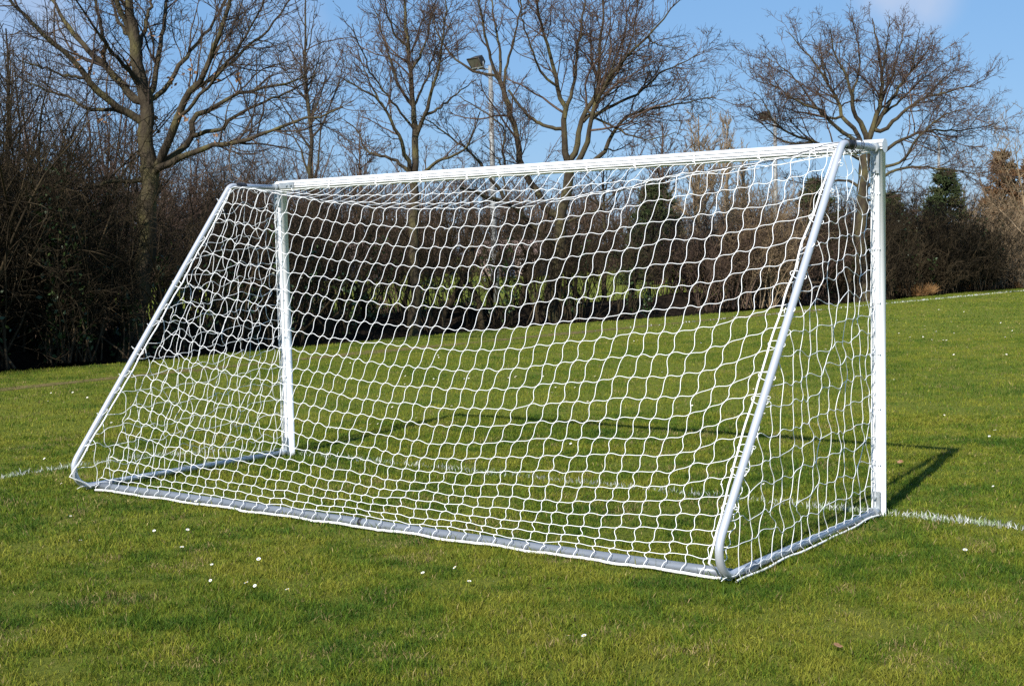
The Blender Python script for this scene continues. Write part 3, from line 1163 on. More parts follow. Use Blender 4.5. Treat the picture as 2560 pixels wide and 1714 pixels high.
# ---- medium tree left of it
b3 = np.array([-10.1, 13.4, 0])
D3 = depth_of(b3)
px_tree('field_maple', 'upright bare tree between the far goalpost and the tall floodlight pole', 'tree', D3, [
    ([(1036, 810), (1040, 730), (1036, 640), (1035, 564), (1037, 497), (1034, 440)], .115, .085, 0),
    ([(1034, 450), (1037, 383), (1037, 325), (1034, 276), (1026, 191), (1020, 115), (1014, 38), (1008, -50)], .08, .018, .2),
    ([(1033, 440), (1018, 406), (1007, 363), (988, 325), (965, 276), (942, 245), (896, 222), (855, 195)], .055, .012, -.9),
    ([(1032, 450), (1000, 410), (965, 395), (926, 383), (907, 363), (893, 325), (860, 300)], .045, .010, .8),
    ([(1037, 340), (1041, 333), (1060, 291), (1080, 230), (1100, 150), (1110, 70), (1120, -20)], .05, .012, -.6),
    ([(1060, 300), (1085, 280), (1118, 253), (1150, 228), (1190, 200)], .035, .008, .5),
    ([(1036, 450), (1064, 429), (1095, 402), (1140, 388), (1168, 363), (1183, 325), (1200, 280)], .045, .010, -.8),
    ([(1034, 276), (1000, 220), (975, 150), (955, 80), (930, 10)], .04, .010, .8),
    ([(1026, 191), (1050, 140), (1070, 80), (1085, 10)], .035, .010, .8),
    ([(1020, 130), (985, 80), (965, 20), (950, -50)], .03, .008, -.8),
    ([(965, 276), (930, 215), (905, 160), (890, 110)], .025, .007, .5),
    ([(1037, 325), (1000, 280), (940, 200), (900, 120), (880, 60)], .03, .008, -1.4),
    ([(1034, 276), (1065, 200), (1090, 120), (1130, 50)], .03, .008, 1.3),
], MA['oakbark'], MA['twigred'], 45, sub=1.4, dens=(5.0, 8.5, 9.0), l1=.42, l2=.50, l3=.64, rmin=.0045, trop=.05)

# ---- round oak above the near goalpost
b5 = spot(2158, 40.5)
D5 = depth_of(b5)
px_tree('oak_tree', 'round-headed bare oak standing alone behind the near top corner of the goal', 'tree', D5, [
    ([(2160, 756), (2155, 662), (2151, 600), (2155, 540), (2156, 478), (2160, 420), (2168, 356)], .20, .15, 0),
    ([(2168, 362), (2178, 330), (2186, 306), (2201, 253), (2205, 191), (2194, 115), (2180, 46)], .10, .014, .4),
    ([(2170, 352), (2162, 325), (2136, 283), (2129, 237), (2113, 184), (2083, 130), (2075, 69)], .09, .012, -.8),
    ([(2166, 372), (2140, 330), (2106, 291), (2094, 253), (2067, 207), (2037, 153), (1999, 115), (1964, 77)], .085, .010, .9),
    ([(2164, 380), (2129, 344), (2083, 314), (2056, 279), (2006, 260), (1945, 222), (1891, 203)], .08, .009, -.9),
    ([(2160, 402), (2090, 370), (2033, 356), (1976, 333), (1937, 302), (1907, 253), (1884, 230)], .07, .009, -1.4),
    ([(2033, 356), (1990, 360), (1945, 345), (1905, 310), (1880, 290)], .045, .008, -.3),
    ([(2178, 330), (2213, 276), (2243, 230), (2274, 184), (2312, 138), (2335, 92)], .08, .010, .9),
    ([(2180, 330), (2209, 325), (2255, 283), (2312, 245), (2370, 230), (2427, 214), (2465, 199)], .07, .009, -.9),
    ([(2168, 400), (2205, 383), (2243, 356), (2297, 333), (2350, 325), (2427, 325), (2500, 305)], .07, .008, 1.2),
    ([(2165, 470), (2201, 446), (2236, 425), (2293, 417), (2370, 425), (2427, 432), (2480, 445)], .06, .008, -1.0),
    ([(2170, 420), (2220, 415), (2255, 402), (2289, 352), (2350, 298), (2420, 270)], .06, .009, -1.8),
    ([(2158, 470), (2120, 452), (2056, 452), (2000, 458), (1950, 440)], .05, .008, .8),
    ([(2201, 253), (2230, 190), (2250, 120), (2260, 60)], .05, .009, 1.4),
    ([(2129, 237), (2150, 160), (2140, 90), (2130, 40)], .045, .009, 1.0),
    ([(2106, 291), (2060, 290), (1990, 200), (1930, 150), (1905, 130)], .045, .009, 1.6),
    ([(2186, 306), (2240, 262), (2330, 180), (2395, 140)], .045, .009, 1.8),
    ([(2067, 207), (2050, 140), (2030, 90)], .03, .008, -.6),
    ([(2205, 191), (2215, 120), (2225, 40)], .035, .008, -.8),
    ([(2274, 184), (2290, 120), (2300, 70)], .03, .008, -.6),
    ([(2312, 245), (2380, 180), (2430, 165)], .03, .008, -.4),
    ([(2160, 490), (2190, 500), (2240, 480), (2310, 490)], .04, .008, 1.4),
], MA['oakbark'], MA['twigred'], 46, sub=1.6, dens=(5.0, 9.0, 9.5), l1=.36, l2=.50, l3=.66, rmin=.0054, trop=.02, wig=.17)


# ------------------------------------------------------------------ grown trees of the middle distance
def grown_tree(name, label, cat, base, height, spread, bark, twig, seed, trunk_r=.12, n_limb=14, first=.28, elev=(.5, 1.1), dens=(3.4, 6.0, 6.0),
               rmin=.008, group=None, lean=(0, 0), trop=.06, extra=True, l1=.38):
    r = np.random.default_rng(seed)
    base = np.asarray(base, float)
    K = 14
    t = np.linspace(0, 1, K)
    P = base + np.stack([lean[0] * t * height + np.cumsum(r.normal(0, .018 * height / K * 3, K)),
                         lean[1] * t * height + np.cumsum(r.normal(0, .018 * height / K * 3, K)), -.1 + t * height * .92], -1)
    R = trunk_r * (1 - .85 * t)
    R[0] *= 1.35
    tt = np.sort(r.uniform(first, .97, n_limb))
    p, T, rr = sample(P[None], R[None], np.zeros(n_limb, int), tt)
    az = np.arange(n_limb) * 2.4 + r.normal(0, .4, n_limb)
    el = r.uniform(*elev, n_limb)
    d = np.stack([np.cos(az) * np.cos(el), np.sin(az) * np.cos(el), np.sin(el)], -1)
    L = spread * (1.15 - .7 * (tt - first) / (1 - first)) * r.uniform(.75, 1.2, n_limb)
    LP, LR = grow(p, d, L, rr * .6, 10, .1, .09, .15, r)
    root = thing(name, tuple(base), label, cat, group)
    m = MB().tubes(P, R, 8)
    m.tubes(LP, LR, 6)
    m.build('trunk', [bark], root, base)
    LP2 = np.concatenate([LP, resample(P[6:], 10)[None]])
    LR2 = np.concatenate([LR, np.interp(np.linspace(0, 1, 10), [0, 1], [R[6], R[-1]])[None]])
    m = MB()
    crown_of(LP2, LR2, m, r, dens, rmin=rmin, trop=trop, extra=extra, l1=l1)
    m.build('crown', [twig], root, base)
    return root


GT = 'bare trees beyond the hedge'
grown_tree('slim_tree', 'slim straight bare tree just right of the spreading oak', 'tree', spot(789, 36), 9.6, 2.3, MA['oakbark'], MA['twigred'], 51, .10, 18, .36,
           (.6, 1.2), (3.6, 6.0, 6.0), .0065, GT)
grown_tree('slim_tree', 'thin pale young trunk seen through the net right of the many-stemmed oak', 'tree', spot(1510, 34), 4.4, 1.6, MA['oakbark'], MA['twigred'], 52, .075, 10, .5,
           (.4, 1.0), (3.6, 6.0, 6.0), .006, GT)
grown_tree('bare_tree', 'small bare tree above the crossbar right of the many-stemmed oak', 'tree', spot(1655, 62), 8.2, 3.2, MA['twigred'], MA['twigred'], 53, .13, 16, .3, (.5, 1.1), (3.6, 6.0, 6.0), .010, GT)
grown_tree('bare_tree', 'hazy bare tree between the crossbar and the slim poplar', 'tree', spot(1745, 84), 11.0, 4.2, MA['twigtan'], MA['twigtan'], 54, .16, 18, .25, (.6, 1.15), (3.6, 6.0, 6.0), .013, GT)
grown_tree('bare_tree', 'low bare tree between the slim bare tree and the upright tree', 'tree', spot(905, 52), 6.8, 3.0, MA['twigred'], MA['twigred'], 55, .12, 14, .25, (.4, 1.0), (3.6, 6.0, 6.0), .009, GT)
grown_tree('bare_tree', 'dark bare tree at the left edge behind the thicket', 'tree', spot(30, 27), 6.6, 2.6, MA['scrub'], MA['twig'], 56, .09, 16, .2, (.5, 1.2), (3.6, 6.0, 6.0), .005, GT)
grown_tree('bare_tree', 'pale bare tree leaning in at the right edge of the picture', 'tree', spot(2590, 47), 5.2, 3.4, MA['twigtan'], MA['twigtan'], 57, .07, 12, .2, (.5, 1.1), (3.6, 6.0, 6.0), .006, GT, lean=(-.12, -.08))
# poplars: nearly vertical limbs
for (u, dist, h, sd, lb) in ((1822, 96, 11.6, 61, 'tall narrow tan poplar left of the second floodlight'), (1868, 100, 9.4, 62, 'shorter narrow tan poplar beside the second floodlight pole')):
    grown_tree('poplar', lb, 'tree', spot(u, dist), h, 3.2, MA['twigtan'], MA['twigtan'], sd, .16, 26, .12, (1.25, 1.5), (3.6, 6.0, 6.0), .014,
               'poplars beyond the hedge', trop=.25, l1=.3)


def conifer(name, label, base, h, w, mats, seed, ragged=.25, n=5200):
    r = np.random.default_rng(seed)
    base = np.asarray(base, float)
    root = thing(name, tuple(base), label, 'conifer', 'conifers beyond the hedge')
    m = MB().tubes(base + np.array([[0, 0, -.1], [0, 0, h * .5], [.05, 0, h * .97]]), np.array([.14, .09, .02]), 7)
    nb = 170
    tb = r.uniform(.04, .98, nb)
    az = r.uniform(0, 2 * PI, nb)
    rad = w * (1 - tb) ** .75 * r.uniform(1 - ragged * 1.6, 1 + ragged * .5, nb) + .08
    el = r.uniform(-.1, .5, nb)
    d = np.stack([np.cos(az), np.sin(az), np.tan(el)], -1)
    P, R = grow(base + np.stack([tb * 0, tb * 0, tb * h * .96], -1), d, rad, np.full(nb, .02), 6, .06, .02, .3, r)
    m.tubes(P, R, 4)
    m.build('trunk', [MA['scrub']], root, base)
    idx = r.integers(0, nb, n)
    p, T, _ = sample(P, R, idx, r.uniform(.2, 1.0, n) ** .7)
    p = p + r.normal(0, .10, (n, 3)) * np.array([1, 1, .7])
    dd = nrm(T + r.normal(0, .55, (n, 3)) + [0, 0, .15])
    SP, SR = grow(p, dd, r.uniform(.14, .34, n), np.full(n, .034), 3, .3, -.1, .25, r)
    m = MB().tubes(SP, SR, 3)
    m.build('crown', mats, root, base)


conifer('conifer', 'dark green conical conifer behind the thin white pole at the right', spot(2362, 66), 5.3, 1.9, [MA['conif']], 71)
conifer('conifer', 'rust-tinged conifer near the right edge of the picture', spot(2508, 64), 6.0, 1.55, [MA['conifrust']], 72, .4)
conifer('conifer', 'rust-tinged conifer cut by the right edge of the picture', spot(2582, 62), 5.6, 1.5, [MA['conifrust']], 73, .4)
conifer('conifer', 'broad dark green conifer seen through the net under the crossbar', spot(1640, 62), 4.9, 2.3, [MA['conif']], 74, .3, 6000)
conifer('conifer', 'dark green conifer just left of the near goalpost through the side net', spot(2040, 66), 5.0, 2.0, [MA['conif']], 75, .3)
conifer('conifer', 'low dark conifer showing right of the near goalpost', spot(2222, 70), 4.4, 1.7, [MA['conif']], 76, .3)


# ------------------------------------------------------------------ hedge and scrub
def scrub(bases, hts, r, nstem, mb, spread=.35, dens=(9, 6), l1=.34, l2=.42, t0=.3, rs0=.014, rmin=.003, lean=None, droop=0.0, third=0):
    """many-stemmed bushes in one mesh; returns twig curves"""
    idx = np.repeat(np.arange(len(bases)), nstem)
    n = len(idx)
    P0 = bases[idx] + r.normal(0, 1, (n, 3)) * [.16, .16, 0]
    az = r.uniform(0, 2 * PI, n)
    sp = np.abs(r.normal(0, spread, n))
    D = np.stack([np.cos(az) * sp, np.sin(az) * sp, np.ones(n)], -1)
    if lean is not None:
        D = D + lean
    H = hts[idx] * r.uniform(.55, 1.1, n)
    S, SR = grow(P0, D, H, rs0 * r.uniform(.6, 1.5, n) * (hts[idx] / 3), 9, .13, .02, .25, r)
    mb.tubes(S, SR, 5)
    A, AR = kids(S, SR, dens[0], t0, 1.0, .8, .3, l1, .6, rmin * 1.4, 6, .2, .01 - droop, r, taper=.35)
    mb.tubes(A, AR, 3)
    B, BR = kids(A, AR, dens[1], .1, 1.0, .75, .35, l2, .7, rmin, 4, .25, -droop, r, taper=.35)
    mb.tubes(B, BR, 3)
    if third:
        E_, ER = kids(B, BR, third, .1, 1.0, .8, .35, .5, .8, rmin * .9, 3, .25, 0, r, taper=.3)
        mb.tubes(E_, ER, 3)
    return S, A, B


def hedge_part(name, label, y0, y1, ht, step, seed, matl, s_rng=(.9, 3.3), nstem=6, dens=(9, 6), group='runs of bare hedge along the field', **kw):
    r = np.random.default_rng(seed)
    n = int((y1 - y0) / step)
    y = np.sort(r.uniform(y0, y1, n))
    s = r.uniform(*s_rng, n)
    b = np.stack([hb(y) - s, y, np.zeros(n)], -1)
    h = np.interp(y, *ht) * r.uniform(.75, 1.2, n)
    base = np.array([hb((y0 + y1) / 2) - 2, (y0 + y1) / 2, 0])
    m = MB()
    S, A, B = scrub(b, h, r, nstem, m, **{'dens': dens, **kw})
    root = thing(name, tuple(base), label, 'hedge', group)
    m.build('branches', [matl], root, base)
    nt_ = max(3, int((y1 - y0) * 1.15))
    y = np.linspace(y0, y1, nt_, endpoint=False) + r.uniform(0, .8, nt_)
    s = r.uniform(1.2, 2.9, nt_)
    p0 = np.stack([hb(y) - s, y, np.full(nt_, -.1)], -1)
    d0 = np.stack([r.normal(0, .28, nt_), r.normal(0, .28, nt_), np.ones(nt_)], -1)
    TP, TR = grow(p0, d0, r.uniform(1.6, 2.6, nt_), r.uniform(.05, .10, nt_), 9, .15, .03, .4, r)
    for q in range(nt_):
        FP, FR_ = kids(TP[q:q + 1], TR[q:q + 1], np.full(1, 3.2), .35, .95, .7, .25, .55, .6, .018, 8, .2, .05, r, cap=.03)
        mt = MB().tubes(TP[q:q + 1], TR[q:q + 1], 8)
        if len(FP):
            mt.tubes(FP, FR_, 5)
        mt.build('stem', [MA['scrub']], root, base)
    # brambles and litter tangled along the bank below it
    n2 = int((y1 - y0) * 60)
    y = r.uniform(y0, y1, n2)
    s = r.uniform(.25, 3.2, n2)
    p = np.stack([hb(y) - s, y, np.interp(s, [0, .75, 1.6, 2.4, 3.2, 4], [-.1, -.42, .0, .36, .18, 0])], -1)
    d = nrm(r.normal(0, 1, (n2, 3)) * [1, 1, .5] + [0, 0, .75])
    P, R = grow(p, d, r.uniform(.2, .75, n2), np.full(n2, .005), 6, .3, -.14, .5, r)
    m = MB().tubes(P, R, 3)
    tag(m.build('brambles', [MA['scrub']], root, base), kind='stuff')
    return root, base, S, A, B


HT = ([-8, 4.3, 5.3, 9, 11, 14, 18, 24, 30, 45], [4.6, 4.6, 2.7, 3.2, 3.0, 2.8, 2.7, 2.7, 2.6, 2.4])
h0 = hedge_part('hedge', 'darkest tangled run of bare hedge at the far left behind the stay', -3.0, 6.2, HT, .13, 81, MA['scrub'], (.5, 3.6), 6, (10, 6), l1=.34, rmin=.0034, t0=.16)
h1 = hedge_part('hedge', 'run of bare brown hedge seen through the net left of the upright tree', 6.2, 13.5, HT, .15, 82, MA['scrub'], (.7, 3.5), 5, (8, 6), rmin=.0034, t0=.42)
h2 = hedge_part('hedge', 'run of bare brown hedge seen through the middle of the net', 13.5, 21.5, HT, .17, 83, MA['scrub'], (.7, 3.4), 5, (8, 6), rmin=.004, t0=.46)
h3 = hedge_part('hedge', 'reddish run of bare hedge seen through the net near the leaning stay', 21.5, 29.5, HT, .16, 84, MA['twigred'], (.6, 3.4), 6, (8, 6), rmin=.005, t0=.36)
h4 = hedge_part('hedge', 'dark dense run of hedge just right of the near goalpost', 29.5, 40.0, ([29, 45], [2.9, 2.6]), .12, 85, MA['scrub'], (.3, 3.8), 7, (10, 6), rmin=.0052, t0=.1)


# ivy in the left thicket and on the hedge stems
def ivy_on(root, base, S, r, n, tmin, tmax, size, sel=None):
    idx = r.integers(0, len(S), n) if sel is None else r.choice(sel, n)
    p, T, _ = sample(S, np.ones(S.shape[:2]), idx, r.uniform(tmin, tmax, n))
    m = MB()
    leaf_quads(m, p + r.normal(0, .07, (n, 3)), np.full(n, size), r)
    m.build('ivy', [MA['ivy']], root, base)


r_ = np.random.default_rng(9)
S0 = h0[2]
far = np.where(S0[:, 0, 1] < 5.4)[0]
ivy_on(h0[0], h0[1], S0, r_, 5500, .05, .75, .045, r_.choice(far, 60))
ivy_on(h1[0], h1[1], h1[2], r_, 2500, .05, .7, .045, r_.choice(len(h1[2]), 30))
ivy_on(h2[0], h2[1], h2[2], r_, 1600, .05, .7, .05, r_.choice(len(h2[2]), 22))
ivy_on(h4[0], h4[1], h4[2], r_, 6000, .1, .9, .05, r_.choice(len(h4[2]), 90))


def bush(name, label, base, h, w, seed, matl, nb=16, nstem=7, rmin=.006, dens=(10, 6), t0=.12, group=None, cat='bush'):
    r = np.random.default_rng(seed)
    base = np.asarray(base, float)
    a = r.uniform(0, 2 * PI, nb)
    q = np.sqrt(r.random(nb)) * w * .55
    b = base + np.stack([np.cos(a) * q, np.sin(a) * q, np.zeros(nb)], -1)
    hh = h * (1 - .45 * (q / (w * .55)) ** 2) * r.uniform(.85, 1.1, nb)
    m = MB()
    out = scrub(b, hh, r, nstem, m, .3, dens, .34, .42, t0, rmin=rmin)
    root = thing(name, tuple(base), label, cat, group)
    m.build('branches', [matl], root, base)
    return root, base, out


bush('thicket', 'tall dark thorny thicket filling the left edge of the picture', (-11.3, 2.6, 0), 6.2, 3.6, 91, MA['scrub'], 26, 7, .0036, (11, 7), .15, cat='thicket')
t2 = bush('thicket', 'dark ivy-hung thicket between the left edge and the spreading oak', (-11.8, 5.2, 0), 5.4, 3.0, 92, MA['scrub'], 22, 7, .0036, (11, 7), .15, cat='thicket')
ivy_on(t2[0], t2[1], t2[2][0], r_, 6000, .05, .7, .045, r_.choice(len(t2[2][0]), 40))
bush('bush', 'rounded brown bare bush at the right edge beside the touchline', spot(2520, 53), 3.3, 4.6, 93, MA['twigtan'], 44, 8, .007, (10, 6), .08)
bush('bush', 'brown bare bush right of the thin white pole', spot(2455, 50), 2.1, 3.0, 94, MA['twigtan'], 30, 8, .007, (10, 6), .08)
bush('bush', 'dark bare bush under the thin white pole', spot(2365, 47), 3.4, 3.4, 95, MA['scrub'], 34, 8, .0065, (10, 6), .08)
bush('bush', 'greenish dark bush beside the near goalpost', spot(2262, 45), 3.2, 3.0, 96, MA['scrub'], 30, 8, .006, (10, 6), .08)
bush('bush', 'upright tan-stemmed bush seen through the net beside the leaning stay', spot(1850, 36), 3.6, 2.2, 97, MA['twigtan'], 16, 7, .006, (9, 6), .2)
bush('bush', 'tan-stemmed bush seen through the net below the broad conifer', spot(1760, 40), 3.0, 2.6, 98, MA['twigtan'], 16, 7, .0065, (9, 6), .2)
bush('bush', 'reddish bush behind the hedge left of the upright tree', spot(690, 34), 4.2, 4.0, 99, MA['twigred'], 26, 7, .0045, (9, 6), .42)
bush('bush', 'reddish bush behind the hedge below the slim straight tree', spot(860, 37), 3.8, 4.0, 100, MA['twigred'], 24, 7, .0045, (9, 6), .45)
bush('bush', 'brown bush behind the hedge right of the spreading oak trunk', spot(540, 33), 5.0, 3.8, 101, MA['twigred'], 24, 7, .0045, (9, 6), .45)
bush('bush', 'tall brown bush behind the thicket left of the spreading oak trunk', spot(180, 31), 6.4, 4.4, 102, MA['twigred'], 26, 7, .0045, (9, 6), .42)

# withered tussocks at the hedge foot on the right, and a pale dry strip
for (u, v, h, sd, lb) in ((2300, 738, .38, 1, 'smaller tussock of withered orange grass at the hedge foot by the near goalpost'),
                          (2400, 724, .62, 2, 'larger tussock of withered orange grass at the hedge foot')):
    r = np.random.default_rng(sd)
    b = ground_at(u, v)
    n = 700
    a = r.uniform(0, 2 * PI, n)
    q = np.sqrt(r.random(n)) * h * 1.0
    P0 = b + np.stack([np.cos(a) * q, np.sin(a) * q, np.zeros(n)], -1)
    D = np.stack([np.cos(a) * .5, np.sin(a) * .5, np.ones(n)], -1) + r.normal(0, .2, (n, 3))
    P, R = grow(P0, D, h * r.uniform(.6, 1.2, n), np.full(n, .007), 5, .08, -.12, .2, r)
    m = MB().tubes(P, R, 3)
    tag(m.build('grass_tussock', [MA['drygrass']]), lb, 'grass tussock', 'withered tussocks at the hedge foot')
r = np.random.default_rng(5)
n = 3000
y = r.uniform(40.5, 52, n)
P0 = np.stack([hb(y) - r.uniform(-.1, .5, n), y, np.zeros(n)], -1)
P, R = grow(P0, nrm(r.normal(0, .4, (n, 3)) + [0, 0, 1]), r.uniform(.12, .4, n), np.full(n, .008), 4, .1, -.15, .2, r)
tag(MB().tubes(P, R, 3).build('dry_grass', [MA['drygrass']]), 'pale dry grass along the foot of the bushes at the right edge', 'dry grass', kind='stuff')

# far woodland closing the second field
r = np.random.default_rng(17)
m = MB()
us = np.concatenate([np.linspace(-500, 1500, 120), np.linspace(1500, 3300, 70)])
us = us + r.normal(0, 8, len(us))
ds = r.uniform(98, 150, len(us))
b = np.array([spot(u, d) for u, d in zip(us, ds)])
hh = np.interp(us, [-500, 0, 500, 950, 1200, 1500, 1700, 1900, 2250, 2500, 3300], [10, 10, 9.6, 8.8, 8.4, 7.6, 5.6, 6.0, 5.6, 6, 7]) * r.uniform(.8, 1.25, len(us)) * (ds / 115) ** .7
scrub(b, hh, r, 7, m, .34, (13, 9), .30, .40, .10, rs0=.03, rmin=.017)
MA['wood'] = mat('woodland_twigs', [(.06, .042, .03), (.11, .076, .055), (.15, .105, .075)], .3, 4, .9, spec=.05)
tag(m.build('woodland', [MA['wood']]), 'far brown bare woodland beyond the second field', 'woodland', kind='stuff')
r = np.random.default_rng(18)
m = MB()
us = np.linspace(-500, 3300, 150) + r.normal(0, 8, 150)
ds = r.uniform(88, 104, len(us))
b = np.array([spot(u, d) for u, d in zip(us, ds)])
scrub(b, r.uniform(1.6, 3.6, len(us)), r, 8, m, .5, (12, 8), .34, .4, .02, rs0=.025, rmin=.016)
tag(m.build('undergrowth', [MA['twigred']]), 'low brown scrub along the far edge of the second field', 'undergrowth', kind='stuff')


# ------------------------------------------------------------------ floodlights and far structures
def floodlight(label, u, dist, top, lamp, seed, r0=.105):
    base = spot(u, dist)
    root = thing('floodlight', tuple(base), label, 'floodlight', 'floodlight poles on the second field')
    z = np.array([-.1, 1.55, 1.56, 3.5, top])
    MB().tubes(np.stack([z * 0 + base[0], z * 0 + base[1], z], -1), np.array([r0 * 1.35, r0 * 1.35, r0, r0 * .88, r0 * .62]), 14, cap=True).build('pole', [MA['pole']], root, base)
    right = np.array([FWD[1], -FWD[0], 0])
    right /= np.linalg.norm(right)
    fw = np.array([FWD[0], FWD[1], 0]) / np.hypot(FWD[0], FWD[1])
    up = np.array([0, 0, 1.0])
    b = base * [1, 1, 0] + [0, 0, top]
    if not lamp:
        MB().tubes(np.array([b, b + [0, 0, .06]]), r0 * .75, 12, cap=True).build('pole_cap', [MA['galv']], root, base)
        return
    MB().tubes(np.array([b + right * .12 - up * .12, b - right * .42 - up * .08]), .03, 8, cap=True).build('crossarm', [MA['galv']], root, base)
    # lamp: a tapering housing with a rim, hung in a stirrup, its glass turned down to the left
    c = b - right * .42 + up * .12
    n = nrm(-right * .55 - up * .62 - fw * .56)
    a1 = nrm(np.cross(n, up))
    a2 = np.cross(n, a1)
    m = MB()
    front = [c + n * .10 + a1 * sx * .25 + a2 * sy * .20 for sx, sy in ((-1, -1), (1, -1), (1, 1), (-1, 1))]
    back = [c - n * .20 + a1 * sx * .15 + a2 * sy * .12 for sx, sy in ((-1, -1), (1, -1), (1, 1), (-1, 1))]
    m.add(np.array(front + back), [[0, 1, 5, 4], [1, 2, 6, 5], [2, 3, 7, 6], [3, 0, 4, 7], [7, 6, 5, 4], [0, 1, 2, 3]], False)
    for i in range(4):
        m.tubes(np.array([front[i], front[(i + 1) % 4]]), .022, 6, cap=True)
    for k in range(4):
        q = (k - 1.5) * .07
        m.tubes(np.array([c - n * .20 + a1 * q - a2 * .11, c - n * .24 + a1 * q, c - n * .20 + a1 * q + a2 * .11]), .008, 5)
    hs = m.build('lamp_housing', [MA['lamp']], root, base)
    g = [c + n * .104 + a1 * sx * .22 + a2 * sy * .17 for sx, sy in ((-1, -1), (1, -1), (1, 1), (-1, 1))]
    g2 = [p + n * .012 for p in g]
    MB().add(np.array(g + g2), [[4, 5, 6, 7], [0, 1, 5, 4], [1, 2, 6, 5], [2, 3, 7, 6], [3, 0, 4, 7]], False).build('lamp_glass', [MA['lampglass']], hs, (0, 0, 0)).location = tuple(-base)
    MB().tubes(np.array([c - a1 * .28, b - right * .42 - a1 * .28 - up * .06, b - right * .42 + a1 * .28 - up * .06, c + a1 * .28]), .014, 6, cap=True).build('bracket', [MA['galv']], root, base)


floodlight('tall floodlight pole with its lamp showing among the branches left of the many-stemmed oak', 1236, 42.6, 7.55, True, 1)
floodlight('floodlight on a pole left of the round-headed oak, lamp above the crossbar', 1940, 62, 7.5, True, 2, .12)
floodlight('thin white pole rising through the right side of the round-headed oak', 2347, 79, 7.55, False, 3, .115)


def house(label, u, dist, w, d, hw, hr, turn, wall, roof):
    base = spot(u, dist)
    root = thing('building', tuple(base), label, 'building')
    ct, st = math.cos(turn), math.sin(turn)
    Rm = np.array([[ct, -st, 0], [st, ct, 0], [0, 0, 1]])
    w2, d2 = w / 2, d / 2
    T = lambda q: np.asarray(q, float) @ Rm.T + base
    m = MB()
    m.add(T([[-w2, -d2, 0], [w2, -d2, 0], [w2, d2, 0], [-w2, d2, 0], [-w2, -d2, hw], [w2, -d2, hw], [w2, d2, hw], [-w2, d2, hw], [-w2, 0, hw + hr * .94], [w2, 0, hw + hr * .94]]),
          [[0, 1, 5, 4], [2, 3, 7, 6]], False)
    m.f.append((np.array([[1, 2, 6, 9, 5], [3, 0, 4, 8, 7]]), False, 0))
    m.build('wall', [wall], root, base)
    e = .3
    m = MB()
    for s in (-1, 1):
        q = [[-w2 - e, s * (d2 + e), hw - .12], [w2 + e, s * (d2 + e), hw - .12], [w2 + e, 0, hw + hr], [-w2 - e, 0, hw + hr]]
        q2 = [[a, b_, c_ + .12] for a, b_, c_ in q]
        m.add(T(q + q2), [[0, 1, 2, 3], [4, 5, 6, 7], [0, 1, 5, 4], [1, 2, 6, 5], [3, 0, 4, 7]], False)
    m.build('roof', [roof], root, base)
    for k in (-.3, .3):
        m = MB().box(T([[k * w, -d2 - .02, hw * .58]])[0], (w * .16, .08, hw * .38), Rm)
        f = m.build('window', [MA['white']], root, base)
        MB().box(T([[k * w, -d2 - .07, hw * .58]])[0], (w * .13, .02, hw * .3), Rm).build('pane', [MA['glass']], f, (0, 0, 0)).location = tuple(-base)
    m = MB().box(T([[0, -d2 - .02, hw * .42]])[0], (1.0, .08, hw * .84), Rm)
    m.build('door', [MA['bluepaint']], root, base)


house('low far building with a dull pink roof, seen through the hedge', 870, 92, 5.2, 4.0, 1.5, 1.1, .55, MA['bluepaint'], MA['roof'])
house('pale far building glimpsed through the middle of the net', 1290, 96, 4.2, 3.6, 1.6, .9, .3, MA['brick'], MA['roof'])

# distant white railing seen through the side net
base = spot(2088, 78)
root = thing('railing', tuple(base), 'distant white railing seen through the near side net', 'railing')
ra = nrm(np.array([FWD[1], -FWD[0], 0.0]))
for z in (1.45, 1.08):
    MB().tubes(np.array([base + ra * -1.1 + [0, 0, z], base + ra * 1.1 + [0, 0, z]]), .03, 6, cap=True).build('rail', [MA['white']], root, base)
for q in (-1.1, 0, 1.1):
    MB().tubes(np.array([base + ra * q, base + ra * q + [0, 0, 1.5]]), .035, 6, cap=True).build('upright', [MA['white']], root, base)

# ------------------------------------------------------------------ daisies and fallen leaves
def daisy_mesh():
    m = MB()
    n = 16
    a = np.arange(n) * 2 * PI / n
    ri, ro = .0035, .0118
    V = []
    for k in range(n):
        for (rr, da, z) in ((ri, -.12, .0005), (ro * .85, -.16, .0022), (ro, 0, .0026), (ro * .85, .16, .0022), (ri, .12, .0005)):
            V.append((rr * math.cos(a[k] + da), rr * math.sin(a[k] + da), z))
    m.v.append(np.array(V))
    m.n = len(V)
    m.f.append((np.arange(n * 5).reshape(n, 5), False, 0))
    hv = [(0, 0, .0058)] + [(.0046 * math.cos(t), .0046 * math.sin(t), .0022) for t in a]
    m.add(hv, [[0, 1 + k, 1 + (k + 1) % n] for k in range(n)], True, 1)
    m.tubes(np.array([[0, 0, .001], [.002, .001, -.016], [.001, .004, -.036]]), .0011, 5, 2)
    return m.build('daisy', [MA['petal'], MA['yolk'], MA['ivy']])


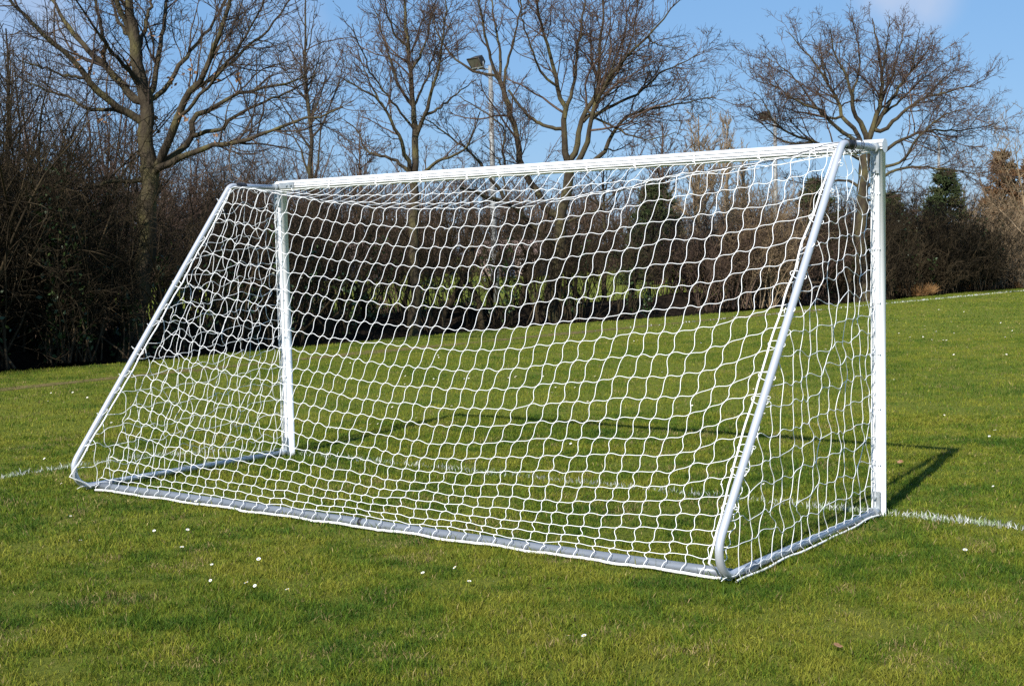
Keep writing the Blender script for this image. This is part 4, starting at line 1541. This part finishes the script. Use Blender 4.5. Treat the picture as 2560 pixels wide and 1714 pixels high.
k8 = .38273
px = []
px += [(a * k8, 1114 + b * k8) for a, b in ((440, 457), (462, 465), (525, 617), (1007, 555), (1225, 543), (1188, 656), (1690, 747), (1383, 773), (1375, 884), (1608, 900),
                                            (1665, 913), (1876, 934), (1278, 370), (400, 243), (290, 90))]
n_near = len(px)
px += [(1700 + a * k8, 1114 + b * k8) for a, b in ((2045, 266), (1862, 685), (380, 255), (545, 245), (270, 250))]
px += [(1422, 1591), (1460, 1590), (1057, 1435), (1173, 1451), (1137, 1421)]
px += [(1700 + a * k8, 550 + b * k8) for a, b in (
    (1788, 882), (1873, 833), (1397, 1040), (1727, 1276), (2057, 1375), (2020, 1408), (1420, 652), (1835, 652), (1690, 585), (1513, 600), (1598, 692), (2112, 880), (2132, 876),
    (1790, 738), (1720, 785), (1740, 785), (1890, 595), (1855, 600), (2050, 580), (1770, 665), (1600, 715), (1673, 730), (2125, 765), (2170, 722), (2095, 672), (1430, 740),
    (1432, 806), (1503, 765), (1587, 765), (1645, 783), (800, 832), (950, 845), (745, 680), (1157, 680), (97, 995), (78, 1210), (550, 1265), (515, 1305), (210, 775), (137, 800),
    (105, 708), (130, 708), (480, 1105))]
px += [(a * k8, 550 + b * k8) for a, b in (
    (570, 1160), (417, 1190), (312, 1183), (333, 1127), (475, 1128), (727, 1325), (995, 1232), (1283, 1313), (1145, 1183), (53, 1280), (290, 1563), (567, 1505), (610, 1503),
    (2133, 940), (2150, 1253), (2155, 1358), (2197, 1362), (1258, 1462))]
px += [(850 + a * k8, 550 + b * k8) for a, b in (
    (812, 1035), (827, 1037), (840, 1035), (423, 1073), (612, 1037), (668, 1037), (728, 1212), (497, 1295), (342, 1225), (133, 1357), (197, 1330), (247, 1335), (245, 1150),
    (645, 898), (640, 885), (1148, 1020), (1100, 1030), (1143, 1027), (1385, 1125), (1408, 1090), (1535, 1090), (1455, 1062), (1327, 1020), (1507, 1457), (1618, 1187),
    (1985, 1170), (1665, 1020), (2103, 992), (1690, 1420), (1920, 790), (1944, 783), (1478, 783), (1610, 780), (75, 1040), (68, 935), (427, 1020), (907, 955))]
near_lab = {
    0: 'left flower of the close pair of daisies nearest the left end of the ground bar', 1: 'right flower of the close pair of daisies nearest the left end of the ground bar',
    2: 'lone daisy in the left foreground below the close pair', 12: 'daisy touching the grass just in front of the ground bar near its left end',
    6: 'daisy in the left foreground, highest of the loose group of five', 8: 'leftmost daisy of the row of four in the left foreground',
    9: 'largest daisy of the row of four in the left foreground', 10: 'small daisy close beside the largest one in the left foreground', 11: 'rightmost daisy of the row of four in the left foreground',
    15: 'lone daisy at the right edge below the goalpost shadow', 16: 'white daisy in the grass right of the near goal corner'}
r = np.random.default_rng(23)
proto = daisy_mesh()
for i, (u, v) in enumerate(px):
    g = ground_at(u, v, .034)
    if i == 0:
        o = proto
    else:
        o = proto.copy()
        COL.objects.link(o)
    dist = np.linalg.norm(g - CAM)
    o.location = (g[0], g[1], .030 + r.uniform(0, .012))
    s = r.uniform(.62, 1.0) * (1.0 if dist < 9 else 1.0 if dist < 16 else 1.2)
    o.scale = (s, s, s)
    o.rotation_euler = (r.uniform(-.1, .75), r.uniform(-.35, .35), r.uniform(-.6, .6))
    where = ('small white daisy open in the mown grass inside or around the goal' if dist < 13 else 'tiny white daisy dotting the grass far beyond the goal')
    tag(o, near_lab.get(i, where), 'daisy', 'daisies scattered in the grass')


def leaf(u, v, size, seed, label):
    r = np.random.default_rng(seed)
    g = ground_at(u, v, .035)
    t = np.linspace(0, 1, 9)
    w = np.sin(PI * t ** .8) * (1 + .25 * np.cos(t * 22)) * .34
    V = []
    for tt, ww in zip(t, w):
        V += [(tt - .5, -ww, .12 * ww + .1 * tt * tt), (tt - .5, 0, -.04 + .1 * tt * tt), (tt - .5, ww, .2 * ww + .1 * tt * tt)]
    V = np.array(V) * size
    f = []
    for k in range(8):
        b = k * 3
        f += [[b, b + 1, b + 4, b + 3], [b + 1, b + 2, b + 5, b + 4]]
    m = MB().add(V, f, True)
    m.tubes(np.array([[-.5, 0, -.04], [-.72, .05, .02]]) * size, .02 * size, 5)
    o = m.build('fallen_leaf', [MA['deadleaf']])
    o.location = tuple(g)
    o.rotation_euler = (r.uniform(.1, .6), r.uniform(-.4, .4), r.uniform(0, 6.28))
    tag(o, label, 'leaf', 'fallen leaves on the grass')


leaf(2095, 1613, .042, 1, 'curled tan leaf lying in the right foreground')
leaf(1462, 1177, .05, 2, 'reddish brown leaf lying inside the goal near its middle')
leaf(1268, 1068, .045, 3, 'brown leaf lying beyond the crossbar shadow inside the net view')
leaf(2251, 1154, .05, 4, 'pale tan leaf lying between the near post and its shadow')
leaf(1372, 1470, .03, 5, 'small russet leaf lying in the foreground below the ground bar')
